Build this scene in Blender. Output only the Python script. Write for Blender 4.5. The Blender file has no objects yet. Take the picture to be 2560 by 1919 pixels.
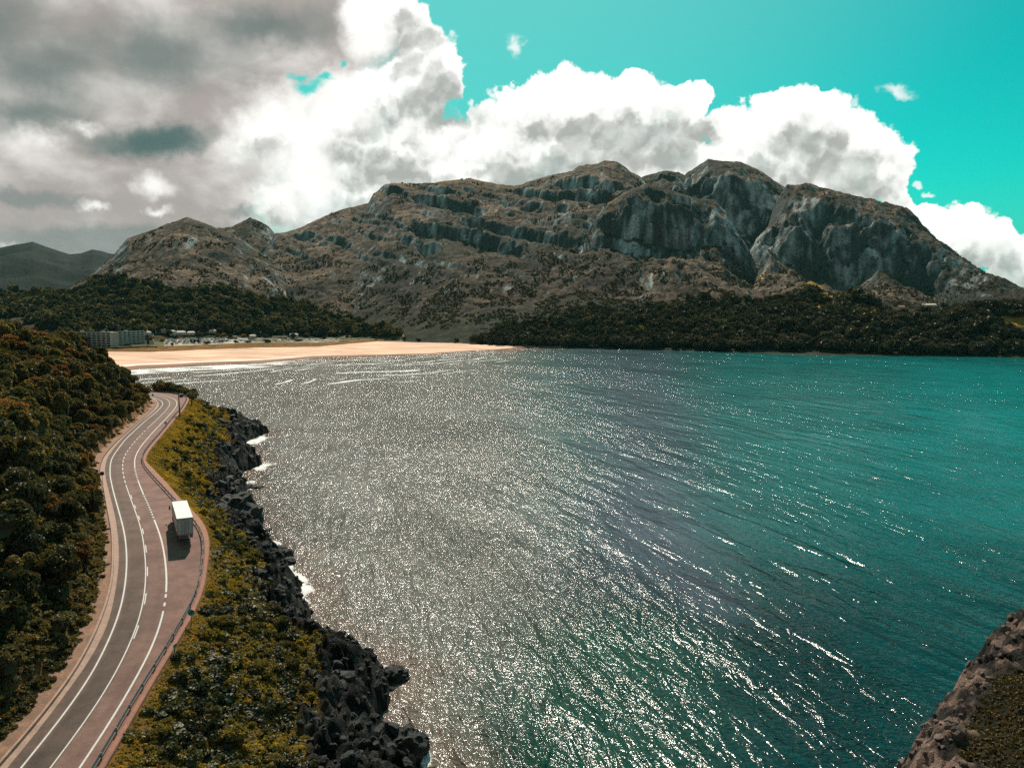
import bpy, math, random
import numpy as np
from mathutils import Vector, Matrix

random.seed(7)
rng = np.random.default_rng(11)
SC = bpy.context.scene
COL = SC.collection
K = 2560.0 / 2212.0            # the overview I measured was 2212 px wide

# ------------------------------------------------------------------ camera model
F = 1949.0
HAZE = 1.0e-5
PITCH = math.atan(176.5 / F)
CAMZ = 62.0


def ray(u, v):
    a = (np.asarray(u, float) - 1280.0) / F
    b = (959.5 - np.asarray(v, float)) / F
    x = a
    y = math.cos(PITCH) + b * math.sin(PITCH)
    z = -math.sin(PITCH) + b * math.cos(PITCH)
    return x, y, z


def at_z(u, v, z):
    x, y, dz = ray(u, v)
    t = (np.asarray(z, float) - CAMZ) / dz
    return np.stack([x * t, y * t], -1)


def az_el(u, v):
    x, y, z = ray(u, v)
    return np.arctan2(x, y), np.arctan2(z, np.hypot(x, y))


def project(x, y, z):
    x = np.asarray(x, float); y = np.asarray(y, float); z = np.asarray(z, float) - CAMZ
    d = y * math.cos(PITCH) - z * math.sin(PITCH)
    up = y * math.sin(PITCH) + z * math.cos(PITCH)
    d = np.maximum(d, 1e-3)
    return 1280 + F * x / d, 959.5 - F * up / d


def U_of_az(az):
    return 1280 + F * np.tan(az)


# ------------------------------------------------------------------ noise
def _hash(ix, iy, seed):
    h = (ix.astype(np.uint64) * np.uint64(374761393) + iy.astype(np.uint64) * np.uint64(668265263) + np.uint64(seed * 974711 + 1013)) & np.uint64(0xFFFFFFFF)
    h = ((h ^ (h >> np.uint64(13))) * np.uint64(1274126177)) & np.uint64(0xFFFFFFFF)
    h = ((h ^ (h >> np.uint64(16))) * np.uint64(2246822519)) & np.uint64(0xFFFFFFFF)
    return (h ^ (h >> np.uint64(15)))


def perlin(x, y, seed=0):
    x = np.asarray(x, float); y = np.asarray(y, float)
    x0 = np.floor(x); y0 = np.floor(y)
    fx = x - x0; fy = y - y0
    ix = (x0 + 100000).astype(np.int64); iy = (y0 + 100000).astype(np.int64)
    sx = fx * fx * fx * (fx * (fx * 6 - 15) + 10); sy = fy * fy * fy * (fy * (fy * 6 - 15) + 10)

    def g(dx, dy):
        a = _hash(ix + dx, iy + dy, seed).astype(np.float64) * (2 * math.pi / 4294967296.0)
        return np.cos(a) * (fx - dx) + np.sin(a) * (fy - dy)
    n0 = g(0, 0) * (1 - sx) + g(1, 0) * sx
    n1 = g(0, 1) * (1 - sx) + g(1, 1) * sx
    return (n0 * (1 - sy) + n1 * sy) * 1.5


def fbm(x, y, scale, octv=4, seed=0, gain=0.5):
    s = 0; a = 1.0; tot = 0
    x = np.asarray(x, float) / scale; y = np.asarray(y, float) / scale
    for o in range(octv):
        s = s + a * perlin(x, y, seed + o * 17); tot += a
        x = x * 2.03 + 13.1; y = y * 2.03 + 7.7; a *= gain
    return s / tot


def ridged(x, y, scale, octv=4, seed=0, gain=0.5):
    s = 0; a = 1.0; tot = 0
    x = np.asarray(x, float) / scale; y = np.asarray(y, float) / scale
    for o in range(octv):
        s = s + a * (1 - 2 * np.abs(perlin(x, y, seed + o * 17))); tot += a
        x = x * 2.1 + 3.1; y = y * 2.1 + 9.7; a *= gain
    return s / tot


def sstep(a, b, x):
    t = np.clip((x - a) / (b - a), 0, 1)
    return t * t * (3 - 2 * t)


def lerp(a, b, t):
    return a + (b - a) * t


def mixc(c0, c1, t):
    return np.asarray(c0) * (1 - t[..., None]) + np.asarray(c1) * t[..., None]


# ------------------------------------------------------------------ object helpers
def link(o, parent=None):
    COL.objects.link(o)
    if parent is not None:
        o.parent = parent
    return o


def tag(o, label=None, cat=None, group=None, kind=None):
    if label: o['label'] = label
    if cat: o['category'] = cat
    if group: o['group'] = group
    if kind: o['kind'] = kind
    return o


def empty(name, loc=(0, 0, 0), rz=0.0):
    o = bpy.data.objects.new(name, None)
    o.empty_display_size = 0.5
    o.location = loc
    o.rotation_euler = (0, 0, rz)
    return link(o)


def np_mesh(name, verts, quads=None, tris=None, mat=None, smooth=True, cols=None, attrs=None):
    verts = np.asarray(verts, np.float32).reshape(-1, 3)
    me = bpy.data.meshes.new(name)
    me.vertices.add(len(verts)); me.vertices.foreach_set('co', verts.ravel())
    parts = []; starts = []; n = 0
    if quads is not None and len(quads):
        q = np.asarray(quads, np.int32).reshape(-1, 4)
        parts.append(q.ravel()); starts.append(np.arange(len(q), dtype=np.int32) * 4); n = q.size
    if tris is not None and len(tris):
        t = np.asarray(tris, np.int32).reshape(-1, 3)
        parts.append(t.ravel()); starts.append(n + np.arange(len(t), dtype=np.int32) * 3)
    li = np.concatenate(parts); ls = np.concatenate(starts)
    me.loops.add(len(li)); me.loops.foreach_set('vertex_index', li)
    me.polygons.add(len(ls)); me.polygons.foreach_set('loop_start', ls)
    me.update(calc_edges=True)
    me.polygons.foreach_set('use_smooth', np.full(len(ls), smooth, bool))
    if cols is not None:
        c = np.asarray(cols, np.float32).reshape(-1, 3)
        c4 = np.ones((len(c), 4), np.float32); c4[:, :3] = c
        a = me.color_attributes.new('Col', 'FLOAT_COLOR', 'POINT'); a.data.foreach_set('color', c4.ravel())
    for k, v in (attrs or {}).items():
        a = me.attributes.new(k, 'FLOAT', 'POINT'); a.data.foreach_set('value', np.asarray(v, np.float32).ravel())
    if mat is not None:
        me.materials.append(mat)
    me.validate()
    return me


def mesh_obj(name, me, parent=None):
    return link(bpy.data.objects.new(name, me), parent)


def grid_quads(ny, nx, keep=None):
    i = np.arange((ny - 1) * (nx - 1)); r = i // (nx - 1); c = i % (nx - 1)
    a = r * nx + c
    q = np.stack([a, a + 1, a + nx + 1, a + nx], -1)
    if keep is not None:
        k = keep.ravel()
        q = q[k[q].any(1)]
    return q


def compact(verts, quads, *arrs):
    used = np.unique(quads)
    remap = np.full(len(verts), -1, np.int64); remap[used] = np.arange(len(used))
    return (verts[used], remap[quads]) + tuple(a[used] for a in arrs)


class MB:
    """collects boxes, prisms, tubes and lathes, then links them as ONE mesh object"""
    def __init__(self):
        self.v = []; self.f = []

    def add(self, vs, fs):
        n = len(self.v); self.v += [tuple(p) for p in vs]; self.f += [tuple(i + n for i in q) for q in fs]
        return self

    def box(self, c, s, M=None, taper=1.0):
        x, y, z = (k / 2 for k in s); vs = []
        for dz in (-1, 1):
            k = taper if dz > 0 else 1.0
            for dx, dy in ((-1, -1), (1, -1), (1, 1), (-1, 1)):
                p = Vector((dx * x * k, dy * y * k, dz * z))
                if M is not None: p = M @ p
                vs.append(p + Vector(c))
        return self.add(vs, [(3, 2, 1, 0), (4, 5, 6, 7), (0, 1, 5, 4), (1, 2, 6, 5), (2, 3, 7, 6), (3, 0, 4, 7)])

    def prism(self, pts, y0, y1):
        """outline in x,z pushed along y"""
        n = len(pts)
        vs = [(x, y0, z) for x, z in pts] + [(x, y1, z) for x, z in pts]
        fs = [tuple(range(n)), tuple(range(2 * n - 1, n - 1, -1))]
        for i in range(n):
            j = (i + 1) % n
            fs.append((i, i + n, j + n, j))
        return self.add(vs, fs)

    def tube(self, pts, rad, n=8, cap=True):
        pts = [Vector(p) for p in pts]
        rad = rad if isinstance(rad, (list, tuple)) else [rad] * len(pts)
        rings = []
        for i, p in enumerate(pts):
            d = (pts[min(i + 1, len(pts) - 1)] - pts[max(i - 1, 0)]).normalized()
            a = d.orthogonal().normalized() if abs(d.z) < .99 else Vector((1, 0, 0))
            b = d.cross(a).normalized(); a = b.cross(d)
            rings.append([p + (a * math.cos(2 * math.pi * k / n) + b * math.sin(2 * math.pi * k / n)) * rad[i] for k in range(n)])
        vs = [q for r in rings for q in r]; fs = []
        for i in range(len(pts) - 1):
            for k in range(n):
                k2 = (k + 1) % n
                fs.append((i * n + k, i * n + k2, (i + 1) * n + k2, (i + 1) * n + k))
        if cap:
            fs.append(tuple(reversed(range(n)))); fs.append(tuple(range((len(pts) - 1) * n, len(pts) * n)))
        return self.add(vs, fs)

    def build(self, name, mat, parent=None, bevel=0.0, smooth=False, loc=None):
        me = bpy.data.meshes.new(name)
        me.from_pydata(self.v, [], self.f)
        me.materials.append(mat)
        if smooth:
            me.polygons.foreach_set('use_smooth', np.full(len(me.polygons), True))
        me.update()
        o = mesh_obj(name, me, parent)
        if loc is not None: o.location = loc
        if bevel:
            m = o.modifiers.new('bevel', 'BEVEL'); m.width = bevel; m.segments = 2; m.limit_method = 'ANGLE'
        return o


# ------------------------------------------------------------------ materials
class NT:
    def __init__(self, tree):
        self.t = tree; self.n = tree.nodes; self.l = tree.links

    def node(self, typ, **kw):
        nd = self.n.new(typ)
        for k, v in kw.items():
            setattr(nd, k, v)
        return nd

    def put(self, sock, v):
        if hasattr(v, 'is_linked'): self.l.new(v, sock)
        elif v is not None: sock.default_value = v

    def math(self, op, a, b=None, c=None, clamp=False):
        nd = self.node('ShaderNodeMath', operation=op); nd.use_clamp = clamp
        for i, v in enumerate((a, b, c)):
            if v is not None: self.put(nd.inputs[i], v)
        return nd.outputs[0]

    def vmath(self, op, a, b=None, c=None, out=0):
        nd = self.node('ShaderNodeVectorMath', operation=op)
        for i, v in enumerate((a, b, c)):
            if v is not None: self.put(nd.inputs[i], v)
        return nd.outputs[out]

    def noise(self, vec, scale, detail=4, rough=.5, dist=0.0, out='Fac'):
        nd = self.node('ShaderNodeTexNoise')
        if vec is not None: self.put(nd.inputs['Vector'], vec)
        nd.inputs['Scale'].default_value = scale; nd.inputs['Detail'].default_value = detail
        nd.inputs['Roughness'].default_value = rough; nd.inputs['Distortion'].default_value = dist
        return nd.outputs[out]

    def sstep(self, v, a, b, lo=0.0, hi=1.0):
        nd = self.node('ShaderNodeMapRange', interpolation_type='SMOOTHSTEP')
        self.put(nd.inputs['Value'], v)
        self.put(nd.inputs['From Min'], a); self.put(nd.inputs['From Max'], b)
        self.put(nd.inputs['To Min'], lo); self.put(nd.inputs['To Max'], hi)
        return nd.outputs['Result']

    def mix(self, fac, a, b, mode='MIX'):
        nd = self.node('ShaderNodeMix', data_type='RGBA', blend_type=mode)
        self.put(nd.inputs['Factor'], fac)
        self.put(nd.inputs['A'] if False else nd.inputs[6], a); self.put(nd.inputs[7], b)
        return nd.outputs[2]

    def mixf(self, fac, a, b):
        nd = self.node('ShaderNodeMix', data_type='FLOAT')
        self.put(nd.inputs[0], fac); self.put(nd.inputs[2], a); self.put(nd.inputs[3], b)
        return nd.outputs[0]

    def pos(self):
        return self.node('ShaderNodeNewGeometry').outputs['Position']

    def obj(self):
        return self.node('ShaderNodeTexCoord').outputs['Object']

    def attr(self, name, out='Color'):
        nd = self.node('ShaderNodeAttribute'); nd.attribute_name = name
        return nd.outputs[out]

    def bump(self, h, strength=1.0, dist=1.0, normal=None):
        nd = self.node('ShaderNodeBump')
        nd.inputs['Strength'].default_value = strength; nd.inputs['Distance'].default_value = dist
        self.put(nd.inputs['Height'], h)
        if normal is not None: self.put(nd.inputs['Normal'], normal)
        return nd.outputs[0]


def c4(c):
    return (c[0], c[1], c[2], 1.0)


def new_mat(name):
    m = bpy.data.materials.new(name); m.use_nodes = True
    t = NT(m.node_tree)
    t.n.clear()
    out = t.node('ShaderNodeOutputMaterial')
    return m, t, out


def simple_mat(name, col, rough=.6, var=.25, scale=3.0, metal=0.0, bump=0.0, spec=.5, fine=None):
    """surface colour with mottled wear"""
    m, t, out = new_mat(name)
    p = t.obj()
    n = t.noise(p, scale, 5, .6)
    f = t.sstep(n, .3, .7)
    c = t.mix(f, c4([k * (1 - var) for k in col]), c4([min(1, k * (1 + var)) for k in col]))
    if fine:
        n2 = t.noise(p, fine, 2, .7)
        c = t.mix(t.sstep(n2, .35, .65), c, t.mix(.5, c, c4([k * .4 for k in col])))
    b = t.node('ShaderNodeBsdfPrincipled')
    t.put(b.inputs['Base Color'], c)
    b.inputs['Metallic'].default_value = metal
    b.inputs['Specular IOR Level'].default_value = spec
    t.put(b.inputs['Roughness'], t.sstep(n, .2, .8, max(.05, rough - .1), min(1, rough + .1)))
    if bump:
        t.put(b.inputs['Normal'], t.bump(t.noise(p, scale * 8, 4, .6), 1.0, bump))
    t.l.new(b.outputs[0], out.inputs[0])
    return m


def attr_mat(name, rough=.9, bumps=((1.0, .3),), var=.35, vscale=2.0, spec=.2, streak=None):
    """ground whose colour comes from the painted 'Col' layer, broken up by noise"""
    m, t, out = new_mat(name)
    p = t.pos()
    col = t.attr('Col')
    n = t.noise(p, vscale, 6, .65)
    v = t.sstep(n, .25, .75, 1 - var, 1 + var)
    c = t.vmath('SCALE', col); t.put(c.node.inputs['Scale'], v)
    if streak:
        mp = t.node('ShaderNodeMapping'); t.put(mp.inputs[0], p); mp.inputs['Scale'].default_value = streak
        n3 = t.noise(mp.outputs[0], 1.0, 5, .6)
        c2 = t.vmath('SCALE', c); t.put(c2.node.inputs['Scale'], t.sstep(n3, .3, .7, .65, 1.35)); c = c2
    b = t.node('ShaderNodeBsdfPrincipled')
    t.put(b.inputs['Base Color'], c); b.inputs['Roughness'].default_value = rough
    b.inputs['Specular IOR Level'].default_value = spec
    nrm = None
    for sc, d in bumps:
        nrm = t.bump(t.noise(p, sc, 5, .65), 1.0, d, nrm)
    t.put(b.inputs['Normal'], nrm)
    t.l.new(b.outputs[0], out.inputs[0])
    return m


def leaf_mat(name, c_dark, c_light, c_dry, dry=.25, trans=.45, gloss=.06, vscale=.25):
    m, t, out = new_mat(name)
    p = t.pos()
    oi = t.node('ShaderNodeObjectInfo')
    n = t.noise(p, vscale, 3, .6)
    v = t.math('ADD', t.math('MULTIPLY', n, .8), t.math('MULTIPLY', oi.outputs['Random'], .35))
    c = t.mix(t.sstep(v, .35, .85), c4(c_dark), c4(c_light))
    n2 = t.noise(p, vscale * 3.1, 3, .6)
    c = t.mix(t.math('MULTIPLY', t.sstep(n2, .55, .72), dry * 2), c, c4(c_dry))
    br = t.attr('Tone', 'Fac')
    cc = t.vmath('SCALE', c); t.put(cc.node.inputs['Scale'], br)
    d = t.node('ShaderNodeBsdfDiffuse'); t.put(d.inputs[0], cc)
    tr = t.node('ShaderNodeBsdfTranslucent')
    c3 = t.vmath('MULTIPLY', cc, (1.5, 1.25, .6)); t.put(tr.inputs[0], c3)
    ms = t.node('ShaderNodeMixShader'); ms.inputs[0].default_value = trans
    t.l.new(d.outputs[0], ms.inputs[1]); t.l.new(tr.outputs[0], ms.inputs[2])
    g = t.node('ShaderNodeBsdfGlossy'); g.inputs['Roughness'].default_value = .55
    g.inputs[0].default_value = (.9, .85, .7, 1)
    ms2 = t.node('ShaderNodeMixShader'); ms2.inputs[0].default_value = gloss
    t.l.new(ms.outputs[0], ms2.inputs[1]); t.l.new(g.outputs[0], ms2.inputs[2])
    t.l.new(ms2.outputs[0], out.inputs[0])
    return m


M = {}
M['asphalt'] = None
M['white_paint'] = simple_mat('worn road paint', (.72, .70, .66), .7, .12, 1.5, fine=9)
M['concrete'] = simple_mat('weathered concrete', (.46, .29, .22), .85, .22, .7, bump=.01, fine=6)
M['path'] = simple_mat('reddish ledge', (.40, .17, .11), .9, .25, .8, bump=.01, fine=7)
M['dirt'] = simple_mat('dry earth verge', (.31, .165, .105), .95, .3, .6, bump=.04, fine=4)
M['galv'] = simple_mat('galvanised steel', (.20, .205, .20), .45, .2, 2, metal=.35)
M['post'] = simple_mat('rail post steel', (.16, .17, .17), .5, .2, 4, metal=.5)
M['truckwhite'] = simple_mat('white truck panel', (.80, .80, .77), .4, .06, .8)
M['truckside'] = simple_mat('cream truck side', (.55, .50, .43), .5, .1, .8)
M['truckdoor'] = simple_mat('grey truck door', (.42, .46, .45), .5, .14, 1.5)
M['darksteel'] = simple_mat('dark steel', (.03, .032, .033), .55, .2, 3)
M['rubber'] = simple_mat('rubber', (.018, .018, .018), .85, .2, 5)
M['cab'] = simple_mat('cab paint', (.05, .07, .08), .35, .1, 2)
M['red'] = simple_mat('red lens', (.35, .02, .015), .3, .1, 5)
M['glass'] = simple_mat('dark glazing', (.02, .03, .035), .12, .1, 2, spec=.8)
M['signteal'] = simple_mat('teal sign face', (.02, .26, .25), .45, .1, 4)
M['signdark'] = simple_mat('sign dark', (.015, .03, .035), .5, .1, 4)
M['signwhite'] = simple_mat('sign white', (.7, .72, .7), .5, .06, 4)
M['signback'] = simple_mat('sign back', (.035, .04, .04), .6, .1, 4)
M['wood'] = simple_mat('weathered pole wood', (.035, .032, .028), .8, .3, 4)
M['insul'] = simple_mat('insulator', (.6, .62, .6), .3, .1, 5)
M['bark'] = simple_mat('bark', (.06, .045, .035), .95, .3, 4, bump=.02)
M['flatwall'] = simple_mat('apartment render', (.40, .42, .40), .85, .12, .15)
M['flatteal'] = simple_mat('apartment teal render', (.22, .42, .41), .85, .15, .15)
M['slab'] = simple_mat('balcony slab', (.55, .57, .55), .8, .1, .3)
M['whitewall'] = simple_mat('white render', (.62, .60, .55), .85, .1, .3)
M['creamwall'] = simple_mat('cream render', (.50, .43, .34), .85, .1, .3)
M['tealwall'] = simple_mat('teal render', (.10, .32, .31), .85, .1, .3)
M['paleroof'] = simple_mat('pale tiles', (.74, .64, .53), .85, .18, .6)
M['redroof'] = simple_mat('red clay tiles', (.36, .13, .09), .85, .2, .6)
M['caravan'] = simple_mat('caravan shell', (.74, .74, .70), .4, .06, .5)
M['skin'] = simple_mat('skin', (.4, .25, .18), .6, .1, 4)
M['cloth'] = simple_mat('dark clothing', (.05, .05, .06), .9, .1, 4)

M['leaf'] = leaf_mat('hillside leaf', (.024, .029, .010), (.165, .132, .046), (.36, .16, .055), .17, trans=.45, gloss=.045)
M['leaf_far'] = leaf_mat('far leaf', (.020, .028, .018), (.088, .084, .055), (.13, .10, .05), .2, trans=.3, gloss=.03, vscale=.03)
M['leaf_dry'] = leaf_mat('bank leaf', (.036, .042, .012), (.26, .205, .042), (.44, .27, .03), .2, trans=.45, gloss=.05, vscale=.12)
M['leaf_gold'] = leaf_mat('autumn leaf', (.22, .11, .02), (.38, .2, .04), (.4, .18, .03), .2, trans=.4, vscale=.1)
M['near_ground'] = attr_mat('coastal slope', .95, ((.5, .5), (2.0, .45), (5.5, .16)), .4, 1.2)
M['far_ground'] = attr_mat('mountain side', .95, ((.05, 5.0), (.2, 3.0)), .42, .14, spec=.1)


def make_asphalt():
    m, t, out = new_mat('sun bleached asphalt')
    p = t.pos()
    col = t.attr('Col')
    n = t.noise(p, .35, 5, .6); n2 = t.noise(p, 14, 3, .7); n3 = t.noise(p, 2.5, 5, .65)
    n5 = t.noise(p, .12, 6, .7, .8)
    n = t.math('ADD', t.math('MULTIPLY', n, .6), t.math('MULTIPLY', n5, .4))
    s = t.math('MULTIPLY', t.sstep(n, .36, .64, .74, 1.16), t.math('MULTIPLY', t.sstep(n2, .25, .75, .68, 1.32), t.sstep(n3, .3, .7, .88, 1.1)))
    c = t.vmath('SCALE', col); t.put(c.node.inputs['Scale'], s)
    b = t.node('ShaderNodeBsdfPrincipled'); t.put(b.inputs['Base Color'], c)
    b.inputs['Roughness'].default_value = .85; b.inputs['Specular IOR Level'].default_value = .3
    t.put(b.inputs['Normal'], t.bump(n2, .6, .02))
    t.l.new(b.outputs[0], out.inputs[0])
    return m


M['asphalt'] = make_asphalt()

# ------------------------------------------------------------------ road plan
YF = 135.0


def road_z(y):
    y = np.asarray(y, float)
    e = 8.0
    d = YF - y
    soft = 0.5 * (d + np.sqrt(d * d + e * e))          # smooth ramp towards the viewer
    return 23.0 - soft * (7.0 / 55.0)


def on_road(pix, dz=0.0):
    pix = np.asarray(pix, float)
    u, v = pix[:, 0], pix[:, 1]
    z = np.full(len(pix), 23.0)
    for _ in range(60):
        p = at_z(u, v, z + dz)
        z = .5 * z + .5 * road_z(p[:, 1])
    return at_z(u, v, z + dz)


def resample(p, step):
    p = np.asarray(p, float)
    d = np.r_[0, np.cumsum(np.hypot(*np.diff(p, axis=0).T))]
    s = np.arange(0, d[-1], step)
    return np.stack([np.interp(s, d, p[:, 0]), np.interp(s, d, p[:, 1])], -1)


def smooth(p, k, it=2):
    p = p.copy()
    for _ in range(it):
        q = np.pad(p, ((k, k), (0, 0)), mode='reflect', reflect_type='odd')
        c = np.cumsum(np.r_[np.zeros((1, 2)), q], axis=0)
        p = (c[2 * k + 1:] - c[:-2 * k - 1]) / (2 * k + 1)
    return p


def extend(p, d0, d1):
    a = p[0] + (p[0] - p[3]) / np.linalg.norm(p[0] - p[3]) * d0
    b = p[-1] + (p[-1] - p[-4]) / np.linalg.norm(p[-1] - p[-4]) * d1
    return np.vstack([a, p, b])


C_pix = [(125, 1919), (192, 1832.8), (267.4, 1725), (331, 1600), (355.6, 1527), (363.7, 1476.6), (365.5, 1431), (363.7, 1391.6), (359, 1354),
         (352, 1318), (339.3, 1280), (326.6, 1246), (314, 1209.7), (306.9, 1180.8), (305.9, 1165), (307.6, 1150), (312, 1136), (322.2, 1122),
         (338.7, 1100.6), (355.1, 1084), (367.8, 1070.8), (394.4, 1046), (414.6, 1025.9), (423.5, 1013), (425.4, 1006.9), (419.7, 999.3), (407, 993), (386.8, 989), (374, 987)]
L_pix = [(52, 1919), (119.3, 1836.7), (173, 1767), (230.9, 1684.7), (272.5, 1600), (294, 1547), (308.5, 1494.7), (315.8, 1440.5), (317.6, 1395),
         (313.5, 1347), (306.7, 1312.8), (295.9, 1273), (283.2, 1227.8), (275, 1189.8), (275.3, 1163), (279, 1146), (291.8, 1126), (313.3, 1098), (338.7, 1074),
         (364, 1051), (389.3, 1031), (403, 1017), (407.7, 1009.4), (403.9, 1001.8), (393, 996.7), (384, 994)]
R_pix = [(198, 1919), (269.4, 1811.6), (327, 1715.4), (365.6, 1644), (387.5, 1600), (409.9, 1523.7), (415.3, 1484), (417, 1451), (415.3, 1418.7), (410.8, 1380.8), (404.4, 1350),
         (386.3, 1300), (373.7, 1267.6), (359.2, 1236.8), (344.7, 1200.7), (336.6, 1169.9), (336.8, 1146), (343.7, 1128.4), (357.7, 1108.2), (383, 1079), (412, 1048.7), (431, 1028.4),
         (441, 1014.5), (443, 1006.9), (438.7, 999.3), (427.3, 993.6), (408.3, 988.5), (383, 984), (372.9, 982)]
G_pix = [(227, 1919), (269.4, 1848), (300, 1798), (352, 1707.7), (388, 1650), (420.7, 1597.9), (458.7, 1534.5), (476.8, 1503.8), (493, 1462), (500, 1427.8), (505.8, 1386), (507.2, 1345),
         (504, 1323.7), (493, 1303.8), (480.4, 1290), (442.4, 1250.4), (411.7, 1217), (380.9, 1184.4), (359.2, 1159), (354, 1147), (355.4, 1136), (361.4, 1123.4), (376.6, 1104.4), (393, 1086.6),
         (414.6, 1061.3), (437.4, 1033.5), (452.6, 1019.5), (467.8, 994.2), (464, 987.2), (455, 984), (427.3, 977.7), (395.6, 974.6), (367.8, 973.3)]
P_pix = [(259.7, 1907.8), (300, 1844), (365.6, 1719), (415, 1650), (471, 1541.8), (496.7, 1503.8), (507.6, 1467.6), (514.8, 1422), (522, 1368), (523, 1349), (514.8, 1318), (496.7, 1291),
         (449.7, 1245.9), (413.5, 1204), (380.9, 1169.9), (364, 1155), (360.2, 1139.8), (370.3, 1120.8), (389.3, 1099), (414.6, 1071.4), (433.6, 1042.3), (465.3, 1001.8), (472.6, 994)]
N_pix = [(19, 1919), (115.4, 1802), (192.4, 1696), (227, 1650), (270.6, 1563.5), (283, 1509), (295.9, 1431.4), (297.7, 1386), (295, 1343), (288.6, 1294.7), (277.8, 1249.5), (267, 1209.7),
         (261.5, 1177), (264, 1158), (269, 1142.4), (288, 1115.8), (313.3, 1087.9), (351.3, 1053.7), (376.6, 1034.7), (394.4, 1018.3), (397.6, 1009.4), (393, 1003)]
E_pix = [(0, 1865.5), (77, 1773), (154, 1680.8), (201, 1605), (232.6, 1532.7), (254.3, 1467.6), (266, 1417), (262, 1360), (265, 1294.7), (259.7, 1240.5), (250, 1202.5), (254.3, 1168), (265, 1134.8),
         (293, 1096.8), (321, 1069), (355, 1041), (376.6, 1020.8), (385.2, 1008), (381, 1001)]
W_pix = [(0, 1902), (63.5, 1830.9), (123, 1759.7), (177, 1688.5), (204, 1645), (239.8, 1576), (268.7, 1500), (281.4, 1440.5), (281.8, 1350), (281, 1331), (272.4, 1285.7), (265, 1245.9), (259.7, 1213)]


def road_line(pix, dz=0.0, d0=45, d1=0, k=3):
    p = on_road(pix, dz)
    p = resample(p, 1.0)
    p = smooth(p, k, 2)
    return extend(p, d0, d1)


Cw = road_line(C_pix, d1=0, k=4)
# the road carries on leftwards round the hill
tail = np.array([Cw[-1] + np.array([-12, 4.0]), Cw[-1] + np.array([-40, 11]), Cw[-1] + np.array([-90, 14]), Cw[-1] + np.array([-180, 12])])
Cw = smooth(resample(np.vstack([Cw, tail]), 1.0), 4, 2)
NS = len(Cw)
T = np.gradient(Cw, axis=0); T /= np.linalg.norm(T, axis=1)[:, None]
NR = np.stack([T[:, 1], -T[:, 0]], -1)        # points to the right of travel (sea side)
SZ = road_z(Cw[:, 1])


def offsets(line, default):
    """signed offset of a measured line from the centre line, per station"""
    line = resample(line, .25)
    d = np.full(NS, np.nan)
    for i in range(NS):
        rel = line - Cw[i]
        s = rel @ T[i]; t = rel @ NR[i]
        ok = np.abs(s) < .5
        if ok.any():
            tt = t[ok]
            j = np.argmin(np.abs(tt - default))
            if abs(tt[j]) < 16: d[i] = tt[j]
    ii = np.arange(NS); g = ~np.isnan(d)
    last = ii[g][-1]
    d = np.interp(ii, ii[g], d[g])
    blend = sstep(last - 2, last + 15, ii)
    d = d * (1 - blend) + default * blend
    k = np.ones(7) / 7
    return np.convolve(np.pad(d, 3, mode='edge'), k, 'valid')


tL = offsets(road_line(L_pix), -2.9)
tR = offsets(road_line(R_pix), 2.9)
tG = offsets(road_line(G_pix, .75), 5.2)
tP = offsets(road_line(P_pix, d0=45), 7.0)
tP = np.maximum(tP, tG + .75)
tN = offsets(road_line(N_pix), -4.0)
tW = offsets(road_line(W_pix, .45), -5.2)
tE = offsets(road_line(E_pix), -7.0)
tN = np.minimum(tN, tL - .5); tW = np.minimum(tW, tN - .55); tE = np.minimum(tE, tW - .7)


def lane(t, i=None):
    if i is None:
        return np.stack([Cw[:, 0] + NR[:, 0] * t, Cw[:, 1] + NR[:, 1] * t, SZ], -1)
    return np.array([*(Cw[i] + NR[i] * t[i]), SZ[i]])


def strip(cols, i0=0, i1=None):
    """cols: list of (offset array, height above road) -> verts, quads"""
    i1 = NS if i1 is None else i1
    V = np.stack([lane(t)[i0:i1] + np.array([0, 0, h]) for t, h in cols], 1)
    n, k = V.shape[:2]
    return V.reshape(-1, 3), grid_quads(n, k), V


# asphalt: carriageway in darker lanes, browner shoulders, smoothed tyre tracks
fr = np.linspace(0, 1, 28)
edge_l = tN; edge_r = tG + .35
cols_ = [(edge_l * (1 - f) + edge_r * f, 0.0) for f in fr]
V, Q, VV = strip(cols_)
tt = np.stack([c[0] for c in cols_], 1)
lane_c = np.array([.185, .107, .084]); lay_c = np.array([.225, .118, .092]); dark_c = np.array([.075, .052, .042])
ss = np.arange(NS)[:, None]
near = 1 - sstep(25, 120, ss + 0 * tt)
inlane = sstep(0, .5, tt - tL[:, None]) * (1 - sstep(-.3, .4, tt - 0))
right = sstep(-.3, .4, tt)
c = mixc(lay_c, lane_c, np.clip(1 - sstep(0, .6, tt - tR[:, None]), 0, 1) * (1 - .4 * right))
c = mixc(c, dark_c, inlane * (.35 + .6 * near))
c = mixc(c, dark_c, (1 - sstep(-.1, .4, tt - tL[:, None] + .3)) * .55)
rid = np.exp(-((tt - tL[:, None] - .9) / .3) ** 2) + np.exp(-((tt - tR[:, None] + .9) / .3) ** 2)
c = c * (1 - .12 * rid[..., None])
c *= (1 + .18 * fbm(VV[..., 0] * 3 + 0 * tt, VV[..., 1] * .6, 6, 3, 5))[..., None]
o = mesh_obj('road', np_mesh('road', V, Q, mat=M['asphalt'], cols=c.reshape(-1, 3)))
tag(o, kind='structure')


def paint(i0, i1, t, w, lift=.006):
    V, Q, _ = strip([(t - w / 2, lift), (t + w / 2, lift)], i0, i1)
    return V, Q


def station_at(u, v):
    p = on_road([(u, v)])[0]
    return int(np.argmin(np.hypot(*(Cw - p).T)))


def joined(parts):
    vs, qs, n = [], [], 0
    for V, Q in parts:
        vs.append(V); qs.append(Q + n); n += len(V)
    return np.vstack(vs), np.vstack(qs)


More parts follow.
